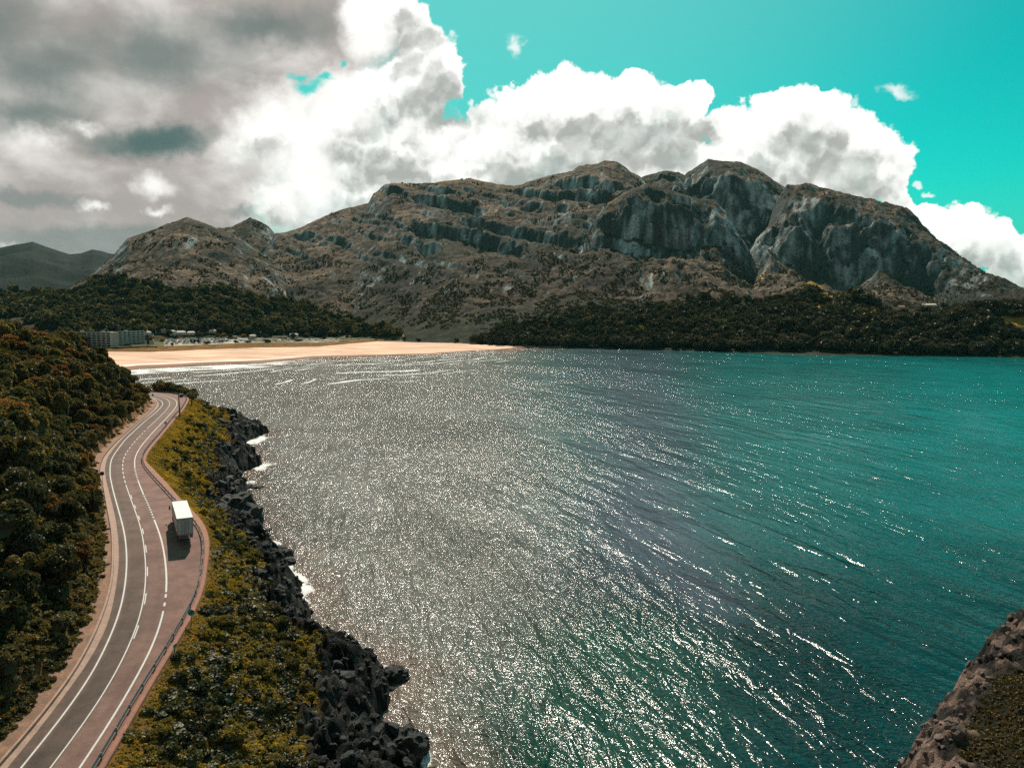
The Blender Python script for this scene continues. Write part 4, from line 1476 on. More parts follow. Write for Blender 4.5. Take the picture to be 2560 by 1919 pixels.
house(580, 845, 20, 8, 3, 'flat tan building behind golden shrubs in the beach village', M['creamwall'], M['paleroof'], False, flat=True)
# on the plateau at the right
house(2435, 759, 20, 10, 6, 'long white building among dark trees on the right plateau', M['whitewall'], M['whitewall'], False, flat=True)
house(2326, 768, 22, 10, 5, 'white roofed house by the foot of the sunlit scree', M['whitewall'], M['paleroof'])
house(2296, 776, 18, 9, 3.5, 'low pale building in front of the sunlit scree slope', M['creamwall'], M['paleroof'], False, flat=True)
house(2254, 772, 14, 9, 4, 'small dark roofed house at the left end of the plateau', M['whitewall'], M['redroof'])
house(2510, 780, 12, 9, 8, 'pale teal house next to the bright teal house on the plateau', M['slab'], M['paleroof'], False)
house(2528, 782, 13, 10, 9, 'bright teal house at the right edge of the plateau', M['tealwall'], M['tealwall'], False, flat=True)
house(2528, 770, 15, 10, 6, 'white house with a red roof behind the bright teal house', M['whitewall'], M['redroof'])
house(2553, 772, 20, 10, 6, 'pink red roofed house at the far right edge of the plateau', M['creamwall'], M['redroof'])

# caravans on the camp field
def make_caravan(p, rz):
    root = empty('caravan', p, rz); tag(root, 'white caravan parked in rows on the camp field behind the dunes', 'caravan', 'caravans on the camp field')
    pts = [(-3, .5), (-3.1, 1.4), (-2.7, 2.6), (2.6, 2.7), (3.1, 1.5), (2.9, .5)]
    MB().prism(pts, -1.15, 1.15).build('shell', M['caravan'], root)
    MB().box((-.4, -1.17, 1.7), (2.6, .06, .7)).build('window', M['glass'], root)
    MB().box((1.6, -1.17, 1.45), (.7, .06, 1.8)).build('door', M['slab'], root)
    for s in (-1, 1):
        MB().tube([(0.2, s * 1.05 - .1, .35), (.2, s * 1.05 + .1, .35)], .35, 10).build('wheel', M['rubber'], root)
    return root


def copy_tree(o, parent=None):
    c_ = o.copy(); COL.objects.link(c_)
    if parent is not None: c_.parent = parent
    for ch in list(o.children): copy_tree(ch, c_)
    return c_


proto = None
for k in range(64):
    row = k % 4
    if k < 44: u = 418 + (k // 4) * 13 + row * 3; v = [860, 856, 852.5, 849.5][row] - (u - 418) * .018
    else: u = 570 + (k - 44) * 17; v = 853 - (k - 44) * .35 + (k % 2) * 2.0
    u += rng.uniform(-3, 3)
    p = ground_at(u, v)
    rz = facing(p) + rng.uniform(-.25, .25)
    if proto is None: proto = make_caravan(p, rz)
    else:
        o = copy_tree(proto); o.location = p; o.rotation_euler = (0, 0, rz)

# village trees, hedges, golden trees
VCROWN = [crown_mesh('crown', M['leaf_far'], seed=700 + i, nl=9, per=26, leaf=(.22, .4)) for i in range(3)]
GCROWN = crown_mesh('crown', M['leaf_gold'], seed=710, nl=8, per=24, leaf=(.22, .4))
for (u, v, s, sz) in ((438, 849, 6, 6), (497, 846, 8, 8), (425, 839, 8, 8), (376, 836, 8, 7), (545, 843, 6, 6), (575, 846, 5, 6), (663, 848, 7, 8), (733, 846, 6, 8), (770, 842, 7, 7), (810, 848, 6, 5),
                     (590, 858, 5, 4), (552, 857, 7, 3.5), (518, 861, 6, 4), (512, 833, 8, 6), (470, 829, 11, 7), (668, 858, 6, 5), (620, 857, 8, 3), (745, 853, 10, 3.5), (868, 846, 4, 5), (940, 849, 4.5, 4.5), (983, 850, 5, 4), (1010, 851, 5, 5), (1045, 853, 6, 4), (1140, 854, 6, 5)):
    p = ground_at(u, v)
    place_tree('garden_tree', p, s, sz, 'round dark tree among the houses and lanes behind the beach', 'tree', 'trees in the beach village', VCROWN[rng.integers(0, 3)], HTRUNK[0])
for (u, v, s, sz) in ((478, 859, 2.4, 6), (487, 859, 2.4, 6), (496, 859, 2.6, 6), (371, 864, 2.4, 7), (431, 866, 2, 4), (917, 846, 2.6, 6)):
    p = ground_at(u, v)
    place_tree('cypress_tree', p, s, sz, 'narrow dark columnar tree at the edge of the camp field', 'tree', 'columnar trees at the camp field', VCROWN[rng.integers(0, 3)], HTRUNK[1])
for (u, v, s, sz) in ((379, 850, 6, 6), (408, 852, 6, 4), (559, 843, 6, 6), (610, 843, 5, 5), (450, 846, 6, 3)):
    p = ground_at(u, v)
    place_tree('golden_tree', p, s, sz, 'golden yellow tree standing among the pale village houses', 'tree', 'golden trees in the village', GCROWN, HTRUNK[2])
# trees that stand out on the plateau
for (u, v, s, sz) in ((2205, 780, 9, 8), (2312, 779, 9, 7), (2360, 772, 15, 10), (2395, 771, 14, 9), (2480, 768, 16, 13), (2440, 776, 12, 9), (2380, 786, 14, 10), (2540, 792, 12, 8), (2420, 788, 13, 9), (1975, 770, 12, 9), (2060, 760, 14, 10), (2110, 766, 12, 9), (2150, 775, 11, 8), (2015, 752, 9, 7)):
    p = ground_at(u, v, 60.0)
    place_tree('plateau_tree', p, s, sz, 'big dark tree on the plateau under the right hand cliffs', 'tree', 'trees on the right plateau', VCROWN[rng.integers(0, 3)], HTRUNK[1])
p = ground_at(2396, 752, 60)
root = empty('radio_mast', p); tag(root, 'slender pale mast in front of the shaded cliff', 'mast')
mb = MB()
for k in range(3):
    a = k * 2.094
    mb.tube([(1.3 * math.cos(a), 1.3 * math.sin(a), -4), (.35 * math.cos(a), .35 * math.sin(a), 22)], [.22, .14], 5)
for k in range(7):
    z = k * 3.2; rr_ = 1.2 - k * .12
    for q in range(3):
        a, b = q * 2.094, (q + 1) * 2.094
        mb.tube([(rr_ * math.cos(a), rr_ * math.sin(a), z), (rr_ * .9 * math.cos(b), rr_ * .9 * math.sin(b), z + 3)], .09, 4)
mb.build('lattice', M['slab'], root)
MB().box((0, -.4, 19), (1.6, .5, 2.4)).build('antenna', M['signwhite'], root)
# hedge in front of the flats
p0 = ground_at(285, 872); p1 = ground_at(390, 868)
hp = [crown_arrays(seed=720, nl=6, per=14, leaf=(.3, .5))]
n = 26; f = np.linspace(0, 1, n)
pts = np.stack([lerp(p0.x, p1.x, f), lerp(p0.y, p1.y, f), np.full(n, min(p0.z, p1.z) + .6)], -1)
h = scatter_leaves('hedge', pts, np.tile([[3.6, 2.8]], (n, 1)), M['leaf_far'], 51, hp)
h['kind'] = 'thing'; tag(h, 'long dark hedge in front of the apartment blocks', 'hedge')

# people on the beach
def person2(u, v, label, lean):
    import bmesh
    p = ground_at(u, v, 2.0)
    mb = MB()
    # one continuous figure: legs run into trunk, trunk into neck and head, arms from the shoulders
    bm = bmesh.new()
    vs = [(0, 0, .95), (0, 0, 1.2), (0, 0, 1.42), (0, 0, 1.52), (0, -.02, 1.68), (-.19, 0, 1.42), (-.26, .05, 1.12), (-.24, -.08, .86), (.19, 0, 1.42), (.26, -.05, 1.12), (.24, .08, .86), (-.1, 0, .92), (-.11, -.1 * lean, .5), (-.11, .05 * lean, .05), (.1, 0, .92), (.11, .14 * lean, .5), (.11, .02, .05), (-.11, -.1, .03), (.11, -.12, .03)]
    es = [(0, 1), (1, 2), (2, 3), (3, 4), (2, 5), (5, 6), (6, 7), (2, 8), (8, 9), (9, 10), (0, 11), (11, 12), (12, 13), (0, 14), (14, 15), (15, 16), (13, 17), (16, 18)]
    rad = [.14, .13, .15, .06, .10, .06, .045, .035, .06, .045, .035, .09, .06, .045, .09, .06, .045, .03, .03]
    lay = bm.verts.layers.skin.verify()
    bv_ = [bm.verts.new(q) for q in vs]
    for a, b in es: bm.edges.new((bv_[a], bv_[b]))
    for k, q in enumerate(bv_):
        q[lay].radius = (rad[k], rad[k])
    bv_[0][lay].use_root = True
    me = bpy.data.meshes.new('person'); bm.to_mesh(me); bm.free()
    me.materials.append(M['cloth'])
    o = mesh_obj('person', me); o.location = p; o.rotation_euler = (0, 0, rng.uniform(0, 6))
    o.modifiers.new('skin', 'SKIN')
    s = o.modifiers.new('sub', 'SUBSURF'); s.render_levels = 1; s.levels = 1
    tag(o, label, 'person')


person2(886, 884.5, 'dark clothed person standing on the pale sand, left of the walking one', .4)
person2(905, 883.5, 'dark clothed person walking on the pale sand near the sea edge', 1.0)

# ------------------------------------------------------------------ guardrail
root = empty('guardrail', tuple(lane(tG, 40))); tag(root, 'long galvanised steel guardrail along the seaward edge of the road', 'guardrail')
org = np.array(root.location)
prof = [(-.04, .36), (-.10, .42), (-.10, .50), (-.03, .56), (-.10, .62), (-.10, .70), (-.04, .76), (.0, .77), (-.01, .70), (-.06, .64), (.02, .56), (-.06, .48), (-.01, .42), (.0, .36)]
lastG = NS - 100
V, Q, _ = strip([(tG + a, h) for a, h in prof] + [(tG + prof[0][0], prof[0][1])], 0, lastG)
mesh_obj('rail', np_mesh('rail', V - org, Q, mat=M['galv'], smooth=False), root)
dcum = np.r_[0, np.cumsum(np.hypot(*np.diff(lane(tG)[:, :2], axis=0).T))]
ipost = np.searchsorted(dcum, np.arange(2, dcum[lastG], 4.0))
ipost = ipost[ipost < lastG][:98]
pm = None
for i in ipost:
    p = lane(tG + .10, i)
    ang = math.atan2(T[i][1], T[i][0])
    if pm is None:
        o = MB().box((0, 0, .32), (.12, .10, .98)).box((0, -.045, .56), (.22, .07, .16)).build('post', M['post'], root)
        pm = o
    else:
        o = pm.copy(); COL.objects.link(o); o.parent = root
    o.location = p - org; o.rotation_euler = (0, 0, ang)
    # block side towards the road
    o.rotation_euler = (0, 0, ang + math.pi)

# ------------------------------------------------------------------ signs and poles
def road_sign(pu, pv, cu, cv, name, label, face, backc, dia, yaw=0.0, bar=None, rim=None, square=False):
    """post stands where (pu,pv) meets the ground beside the road; disc centre at pixel height cv"""
    p2 = on_road([(pu, pv)])[0]
    h0 = float(near_height(np.array([p2[0]]), np.array([p2[1]]), True)[0][0])
    gz = h0
    for _ in range(20):
        p2 = at_z(pu, pv, gz)
        gz = .6 * gz + .4 * float(max(near_height(np.array([p2[0]]), np.array([p2[1]]), True)[0][0], 3))
    dist_ = p2[1]
    x, y, z = ray(cu, cv)
    zc = CAMZ + z / y * dist_
    H = max(zc - gz, 1.2)
    root = empty(name, (p2[0], p2[1], gz), math.atan2(-p2[0], p2[1]) * 1.0 + yaw)
    tag(root, label, 'sign')
    MB().tube([(0, 0, -.6), (0, 0, H + dia * .3)], .045, 8).build('post', M['post'], root)
    n = 28
    if square:
        m = MB().box((0, -.07, H), (dia, .03, dia * .55))
        m.build('panel', face, root)
    else:
        ring = [(math.cos(2 * math.pi * k / n) * dia / 2, math.sin(2 * math.pi * k / n) * dia / 2 + H) for k in range(n)]
        pn = MB().prism(ring, -.085, -.055).build('panel', face, root)
        if rim is not None:
            m = MB()
            ro = [(math.cos(2 * math.pi * k / n), math.sin(2 * math.pi * k / n)) for k in range(n)]
            vs = [(a * dia * .5, -.092, b * dia * .5 + H) for a, b in ro] + [(a * dia * .43, -.092, b * dia * .43 + H) for a, b in ro]
            m.add(vs, [(k, (k + 1) % n, (k + 1) % n + n, k + n) for k in range(n)])
            m.build('rim', rim, pn)
        if bar is not None:
            c_, s_ = math.cos(.75), math.sin(.75); w_ = dia * .10; l_ = dia * .43
            vs = [(a * c_ * l_ - b * s_ * w_, -.089, H + a * s_ * l_ + b * c_ * w_) for a, b in ((-1, -1), (1, -1), (1, 1), (-1, 1))]
            MB().add(vs, [(0, 1, 2, 3)]).build('diagonal_bar', bar, pn)
    return root


road_sign(479, 1560, 478, 1530, 'road_sign', 'round teal road sign with a dark diagonal bar outside the near guardrail', M['signteal'], M['signback'], .88, -.1, bar=M['signdark'], rim=M['signteal'])
r_ = road_sign(437, 1640, 434, 1613, 'road_sign', 'small dark teal sign turned edge-on beside the near guardrail', M['signteal'], M['signback'], .8, 1.05, square=True)
road_sign(256.5, 1214, 255.5, 1183, 'road_sign', 'round dark backed sign on a post at the left verge', M['signback'], M['signback'], .95)
road_sign(414.5, 1069, 415.5, 1056.5, 'road_sign', 'round sign with dark rim outside the guardrail before the far bend', M['slab'], M['signback'], .9, rim=M['signback'])
road_sign(323, 1068, 325, 1056, 'road_sign', 'round dark rimmed sign among shrubs on the left verge', M['slab'], M['signback'], .85, rim=M['signback'])
road_sign(382, 993, 382, 986.5, 'road_sign', 'small dark sign on the inner verge of the far bend', M['signback'], M['signback'], .9)


def utility_pole(pu, pv, tu, tv, label, box=False, arms=2, gz0=20):
    gz = gz0
    for _ in range(20):
        p2 = at_z(pu, pv, gz)
        gz = .6 * gz + .4 * float(max(near_height(np.array([p2[0]]), np.array([p2[1]]), True)[0][0], 2))
    x, y, z = ray(tu, tv)
    zc = CAMZ + z / y * p2[1]
    H = max(zc - gz, 5)
    tx_ = x / y * p2[1] - p2[0]
    root = empty('utility_pole', (p2[0], p2[1], gz)); tag(root, label, 'pole')
    rz = math.atan2(-p2[0], p2[1])
    MB().tube([(0, 0, -1.2), (tx_ * .5, 0, H * .5), (tx_, 0, H)], [.30, .24, .17], 8).build('post', M['wood'], root)
    Mx = Matrix.Rotation(rz, 3, 'Z')
    for k in range(arms):
        zz = H - .5 - k * 1.15 if not box else H - .3
        a = MB().box((tx_, 0, zz), (3.4, .14, .16), Mx).build('crossarm', M['post'], root)
        for q in (-1.5, -.75, .75, 1.5):
            c_ = Mx @ Vector((q, 0, 0)) + Vector((tx_, 0, zz + .2))
            MB().tube([c_ - Vector((0, 0, .14)), c_, c_ + Vector((0, 0, .16))], [.05, .1, .06], 6).build('insulator', M['insul'], a)
    if box:
        c_ = Mx @ Vector((.95, -.1, 0)) + Vector((tx_, 0, H - 1.1))
        b_ = MB().box(c_, (1.25, .9, 1.2), Mx).build('transformer_box', M['signback'], root, bevel=.05)
        MB().box(c_ + Vector((0, 0, .66)), (1.4, 1.05, .1), Mx).build('lid', M['signwhite'], b_)
    return root


utility_pole(450, 1041.5, 446, 982.5, 'dark utility pole with a transformer box on the bank before the bend', box=True, arms=1)
utility_pole(478, 1014, 482.5, 981, 'leaning dark utility pole with two crossarms on the grassy bank')
utility_pole(458, 974, 458.3, 955, 'thin utility pole rising behind the bushes outside the far bend', arms=1, gz0=16)
utility_pole(486, 985, 487.5, 964, 'thin utility pole on the seaward slope right of the bushes', arms=1, gz0=16)

# ------------------------------------------------------------------ lorry in the lay-by
zt = 23.0
pr = at_z(462, 1294.5, zt + 4.0); pf = at_z(448.5, 1252.6, zt + 4.0)
d = (pf - pr); LT = float(np.linalg.norm(d)); d /= LT
ang = math.atan2(d[1], d[0]) - math.pi / 2
gzr = float(road_z(pr[1]))
root = empty('parked_truck', (pr[0], pr[1], zt), ang); tag(root, 'white box semi trailer truck parked in the roadside lay-by', 'truck')
W_ = 2.55; z0_ = 1.12; zt_ = 4.0
MB().box((0, LT / 2, (z0_ + zt_) / 2 - .03), (W_, LT, zt_ - z0_ - .06)).build('trailer_body', M['truckside'], root, bevel=.03)
rf = MB().box((0, LT / 2, zt_ + .0), (W_ + .04, LT + .04, .10)).build('trailer_roof', M['truckwhite'], root, bevel=.02)
for s in (-1, 1):
    dr = MB().box((s * W_ / 4, -.03, (z0_ + zt_) / 2), (W_ / 2 - .09, .06, zt_ - z0_ - .22)).build('rear_door', M['truckdoor'], root)
    MB().tube([(s * .16, -.10, z0_ + .1), (s * .16, -.10, zt_ - .25)], .022, 6).tube([(s * .5, -.10, z0_ + .1), (s * .5, -.10, zt_ - .25)], .022, 6).build('lock_rod', M['galv'], dr)
    MB().box((s * (W_ / 2 - .03), -.03, (z0_ + zt_) / 2), (.07, .08, zt_ - z0_)).build('corner_post', M['galv'], root)
    MB().box((s * .95, -.06, .82), (.36, .06, .16)).build('tail_light', M['red'], root)
    MB().box((s * 1.0, 1.0, .58), (.5, .04, .6)).build('mudflap', M['rubber'], root)
    MB().box((s * (W_ / 2 - .06), LT * .55, .75), (.05, LT * .32, .5)).build('side_guard', M['darksteel'], root)
MB().box((0, -.05, zt_ - .09), (W_ - .1, .09, .14)).build('header_bar', M['galv'], root)
MB().box((0, .0, .62), (2.3, .12, .16)).box((0, -.02, 1.02), (2.4, .14, .18)).build('rear_bumper', M['galv'], root)
MB().box((0, LT / 2, 1.0), (1.0, LT - .4, .22)).build('chassis', M['darksteel'], root)


def wheel(x, y, r=.5, w=.32):
    t_ = MB().tube([(x - w / 2, y, r), (x - w / 2 + .03, y, r), (x + w / 2 - .03, y, r), (x + w / 2, y, r)], [r * .92, r, r, r * .92], 20).build('wheel', M['rubber'], root, smooth=False)
    s = 1 if x > 0 else -1
    MB().tube([(x + s * (w / 2 - .02), y, r), (x + s * (w / 2 + .02), y, r)], [r * .55, r * .45], 14).build('rim', M['galv'], t_)


for y_ in (1.9, 3.2, 4.5): wheel(-1.1, y_); wheel(1.1, y_)
yc = LT + .55
for y_ in (LT - 1.4, yc + .95): wheel(-1.1, y_); wheel(1.1, y_)
cab = MB().prism([(-1.2, .55), (1.2, .55), (1.22, 2.2), (1.15, 3.25), (.9, 3.62), (-.9, 3.62), (-1.15, 3.25), (-1.22, 2.2)], yc, yc + 2.2).build('cab', M['cab'], root, bevel=.06)
MB().box((0, yc + 2.22, 2.35), (2.2, .05, 1.0)).build('windscreen', M['glass'], cab)
for s in (-1, 1):
    MB().box((s * 1.235, yc + 1.35, 2.35), (.04, 1.0, .8)).build('side_window', M['glass'], cab)
    mr = MB().tube([(s * 1.2, yc + 2.1, 2.7), (s * 1.62, yc + 2.15, 2.7), (s * 1.62, yc + 2.15, 2.0), (s * 1.2, yc + 2.1, 2.0)], .035, 6).box((s * 1.6, yc + 2.1, 2.35), (.26, .14, .75)).build('mirror', M['darksteel'], root)
MB().box((0, yc + 1.0, .8), (2.3, 2.4, .3)).box((0, LT - 1.0, .8), (.9, 3.2, .2)).build('tractor_chassis', M['darksteel'], root)
# ------------------------------------------------------------------ loose rocks at the waterline
def rock_mesh(seed):
    import bmesh
    bm = bmesh.new(); bmesh.ops.create_icosphere(bm, subdivisions=4, radius=1.0)
    r = np.random.default_rng(seed); off = r.uniform(0, 100, 3)
    co = np.array([v.co[:] for v in bm.verts])
    n = ridged(co[:, 0] * 1.3 + off[0] + co[:, 2], co[:, 1] * 1.3 + off[1] - co[:, 2] * .7, 1.0, 4, seed, .6)
    m_ = fbm(co[:, 0] + off[2], co[:, 1] + co[:, 2] * 1.7, .9, 3, seed + 3)
    s = 1 + .25 * n + .35 * m_
    cl = np.round(co * 2.2) / 2.2
    co2 = (co * .75 + cl * .25) * s[:, None]; co2[:, 2] *= .72
    for v, q in zip(bm.verts, co2): v.co = q
    me = bpy.data.meshes.new('rock'); bm.to_mesh(me); bm.free()
    me.materials.append(M['rock'])
    return me


def make_rock_mat():
    m, t, out = new_mat('dark shore rock')
    p = t.pos(); n = t.noise(p, .9, 6, .65); n2 = t.noise(p, 4, 5, .6)
    c_ = t.mix(t.sstep(n, .38, .7), (.007, .007, .007, 1), (.06, .057, .052, 1))
    b = t.node('ShaderNodeBsdfPrincipled'); t.put(b.inputs['Base Color'], c_); b.inputs['Roughness'].default_value = .75
    t.put(b.inputs['Normal'], t.bump(t.noise(p, 11, 4, .65), 1, .10, t.bump(n2, 1, .35, t.bump(n, 1, .8))))
    t.l.new(b.outputs[0], out.inputs[0]); return m


M['rock'] = make_rock_mat()
def rock_arrays(seed, sub):
    import bmesh
    bm = bmesh.new(); bmesh.ops.create_icosphere(bm, subdivisions=sub, radius=1.0)
    co = np.array([v.co[:] for v in bm.verts]); tri = np.array([[v.index for v in f.verts] for f in bm.faces]); bm.free()
    r = np.random.default_rng(seed); off = r.uniform(0, 50, 3)
    n = fbm(co[:, 0] + off[0] + co[:, 2] * .7, co[:, 1] + off[1] - co[:, 2] * .6, .9, 2, seed)
    co = co * (1 + .6 * n)[:, None]
    for _ in range(5):                                         # planes split off the rounded form
        d = r.normal(size=3); d /= np.linalg.norm(d); h = r.uniform(.5, .85)
        e = co @ d; co = co - .85 * np.maximum(e - h, 0)[:, None] * d
    m2 = ridged(co[:, 0] * 1.1 + co[:, 2] + off[1], co[:, 1] * 1.1 - co[:, 2] * .8 + off[2], .55, 3, seed + 9, .6)
    co = co * (1 + .16 * m2)[:, None]
    return co, tri


def scatter_rocks(name, x, y, z, s, mat, seed):
    r = np.random.default_rng(seed)
    pr_ = [rock_arrays(900 + i, 2 if len(x) > 2000 else 3) for i in range(5)]
    vs, ts, n = [], [], 0
    for i in range(len(x)):
        co, tri = pr_[r.integers(0, 5)]
        R_ = np.array(Matrix.Rotation(r.uniform(0, 6.28), 3, Vector(r.normal(size=3)).normalized()))
        q = (co @ R_.T) * s[i] * r.uniform(.7, 1.25, 3) + np.array([x[i], y[i], z[i]])
        vs.append(q); ts.append(tri + n); n += len(q)
    me = np_mesh(name, np.vstack(vs), None, np.vstack(ts), mat=mat, smooth=False)
    return tag(mesh_obj(name, me), kind='stuff')


def rock_samples(n):
    x = rng.uniform(-190, 20, n); y = rng.uniform(60, 420, n)
    z, rk_, ds, dl, dr, _ = near_height(x, y, True)
    u, v = project(x, y, z)
    ok = (rk_ > .6) & (ds > -1.2) & (dr > 1) & (v < 2000) & (u > 300)
    return x[ok], y[ok], z[ok], ds[ok]


x, y, z, dsr = rock_samples(60000)
sel = poisson(x, y, 1.05 + 1.5 * sstep(130, 330, y))[:4200]
x, y, z = x[sel], y[sel], z[sel]
sz_ = rng.gamma(1.5, .28, len(x)) * lerp(.7, 1.6, sstep(120, 380, y)) + .22
scatter_rocks('shore_rubble', x, y, z + sz_ * .08, np.minimum(sz_, 1.8), M['rock'], 5)
print('rubble', len(x))
X, Y, Z, rk, dh = HEAD
hx = rng.integers(0, X.shape[1], 9000); hy = rng.integers(0, X.shape[0], 9000)
okh = (rk[hy, hx] > .5) & (dh[hy, hx] > -3.5)
hx, hy = hx[okh][:1300], hy[okh][:1300]
M['paleroc'] = simple_mat('pale headland rock', (.15, .10, .083), .9, .6, .6, bump=.06, fine=2.5)
scatter_rocks('headland_rubble', X[hy, hx], Y[hy, hx], Z[hy, hx], rng.gamma(1.5, .16, len(hx)) + .08, M['paleroc'], 6)
RK = [rock_mesh(800 + i) for i in range(4)]
for (u, v, s, sz, lab) in ((590, 1322, 6.6, 1.5, 'big rounded dark boulder at the foot of the bank beside the truck'),
                           (565, 1270, 4.0, .9, 'dark boulder just behind the big rounded one at the waterline'),
                           (702, 1386, 3.0, .9, 'jagged dark sea rock with a notch beside the shore'),
                           (722, 1402, 1.8, .8, 'small dark rock right of the notched sea rock'),
                           (620, 1215, 2.4, .55, 'flat dark rock awash off the second point'),
                           (640, 1216, 1.6, .5, 'low dark rock right of the flat rock awash'),
                           (652, 1214, 1.0, .5, 'tiny dark rock at the outer end of the reef'),
                           (622, 1243, 1.1, .6, 'small lone rock in the cove above the boulder'),
                           (671, 1322, .9, .6, 'small lone rock in the glinting water right of the boulder'),
                           (640, 1306, .6, .6, 'tiny rock between boulder and the lone rock'),
                           (632, 1312, .8, .6, 'little rock touching the right side of the boulder'),
                           (985, 1690, 2.2, 1.0, 'dark rounded rock crowning the nearest rocky point'),
                           (880, 1668, 1.6, 1.0, 'upright dark rock on the rear edge of the nearest point'),
                           (1015, 1880, 3.0, 1.3, 'pointed dark rock at the bottom tip of the near shore')):
    p = at_z(u, v, .4)
    o = mesh_obj('rock', RK[rng.integers(0, 4)]); o.location = (p[0], p[1], s * sz * (.3 if s > 6 else .15))
    o.scale = (s, s * .9, s * sz); o.rotation_euler = (0, 0, rng.uniform(0, 6))
    tag(o, lab, 'rock')

# ------------------------------------------------------------------ light and sky
SUN_AZ = math.radians(-8.0); SUN_EL = math.radians(45.0)
sd = Vector((math.sin(SUN_AZ) * math.cos(SUN_EL), math.cos(SUN_AZ) * math.cos(SUN_EL), math.sin(SUN_EL)))
sun = bpy.data.lights.new('sun', 'SUN'); sun.energy = 5.0; sun.angle = math.radians(.5); sun.color = (1.0, .89, .76)
so = bpy.data.objects.new('sun', sun); so.rotation_euler = (-sd).to_track_quat('-Z', 'Y').to_euler(); COL.objects.link(so)

W = bpy.data.worlds.new('World'); SC.world = W; W.use_nodes = True
t = NT(W.node_tree); t.n.clear()
out = t.node('ShaderNodeOutputWorld'); bg = t.node('ShaderNodeBackground'); bg.inputs['Strength'].default_value = .1
t.l.new(bg.outputs[0], out.inputs[0])
sky = t.node('ShaderNodeTexSky'); sky.sky_type = 'NISHITA'; sky.sun_disc = False
sky.sun_elevation = SUN_EL; sky.sun_rotation = SUN_AZ
sky.altitude = 60; sky.air_density = 1.0; sky.dust_density = .6; sky.ozone_density = 1.5
D = t.node('ShaderNodeTexCoord').outputs['Generated']
D = t.vmath('NORMALIZE', D)
sep = t.node('ShaderNodeSeparateXYZ'); t.l.new(D, sep.inputs[0])
yy = t.math('MAXIMUM', sep.outputs[1], .12)
P = t.node('ShaderNodeCombineXYZ'); t.l.new(t.math('DIVIDE', sep.outputs[0], yy), P.inputs[0]); t.l.new(t.math('DIVIDE', sep.outputs[2], yy), P.inputs[1])
P = P.outputs[0]


def cp(u, v):
    x, y, z = ray(u * K, v * K)
    return float(x / y), float(z / y)


def blobs(vec, lst, k=.25):
    res = None
    for (u, v, rx, ry) in lst:
        cx, cy = cp(u, v); ix = F / (rx * K); iy = F / (ry * K)
        q = t.vmath('MULTIPLY_ADD', vec, (ix, iy, 0), (-cx * ix, -cy * iy, 0))
        l = t.vmath('LENGTH', q, out=1)
        if res is None: res = l
        else:
            nd = t.node('ShaderNodeMath', operation='SMOOTH_MIN'); t.l.new(res, nd.inputs[0]); t.l.new(l, nd.inputs[1]); nd.inputs[2].default_value = k
            res = nd.outputs[0]
    return t.math('SUBTRACT', 1.0, res)


CUM = [(600, 430, 120, 110), (560, 300, 100, 120), (860, 60, 80, 90), (800, 20, 90, 70), (905, 150, 105, 95), (955, 175, 60, 75), (800, 190, 130, 90), (850, 300, 140, 150), (700, 290, 120, 95), (640, 330, 110, 140), (760, 420, 190, 130), (950, 350, 120, 120),
       (1240, 225, 130, 85), (1150, 215, 85, 50), (1360, 215, 100, 70), (1500, 212, 46, 44), (1410, 270, 130, 90), (1200, 320, 190, 100), (1060, 310, 90, 70), (1330, 370, 220, 110), (1120, 400, 200, 110),
       (1690, 240, 70, 58), (1770, 250, 85, 60), (1600, 280, 90, 55), (1800, 310, 120, 95), (1880, 345, 85, 75), (1680, 370, 200, 110), (1900, 390, 60, 60),
       (2080, 500, 95, 65), (2150, 535, 100, 70), (2010, 475, 60, 36), (1935, 436, 38, 22), (2215, 590, 70, 80), (2146, 596, 24, 14), (2330, 560, 160, 120)]
SMALL = [(1116, 92, 26, 34), (1932, 190, 62, 20), (1055, 215, 18, 12), (1018, 228, 12, 16), (1975, 395, 12, 10), (2000, 415, 16, 10)]
warp = t.noise(D, 9, 5, .6, 0, 'Color')
warp = t.vmath('SCALE', t.vmath('SUBTRACT', warp, (.5, .5, .5))); warp.node.inputs['Scale'].default_value = .055
warp2 = t.noise(D, 42, 4, .6, 0, 'Color')
warp2 = t.vmath('SCALE', t.vmath('SUBTRACT', warp2, (.5, .5, .5))); warp2.node.inputs['Scale'].default_value = .030
PW = t.vmath('ADD', P, t.vmath('ADD', warp, warp2))
base_n = t.noise(D, 16, 8, .62)


def puffs(vec, k):
    r_ = None
    for sc, a_ in ((13, .55), (31, .3), (70, .15)):
        v_ = t.node('ShaderNodeTexVoronoi', voronoi_dimensions='2D', feature='F1'); v_.inputs['Scale'].default_value = sc
        t.l.new(vec, v_.inputs['Vector'])
        q_ = t.math('MULTIPLY', t.math('SUBTRACT', .42, v_.outputs['Distance']), a_ * k)
        r_ = q_ if r_ is None else t.math('ADD', r_, q_)
    return r_


pfa = puffs(PW, .75)
fld = t.math('ADD', t.math('ADD', blobs(PW, CUM), pfa), t.math('MULTIPLY', t.math('SUBTRACT', base_n, .5), .55))
PS = t.vmath('ADD', PW, (-.012, .042, 0))
fld_s = t.math('ADD', blobs(PS, CUM), t.math('MULTIPLY', t.math('SUBTRACT', t.noise(t.vmath('ADD', D, (0, 0, .03)), 13, 8, .62), .5), 1.5))
pfb = puffs(t.vmath('ADD', PW, (-.004, .013, 0)), .75)
fld_s = t.math('ADD', fld_s, t.math('MULTIPLY', pfb, 1.4))
relief = t.math('SUBTRACT', pfa, pfb)

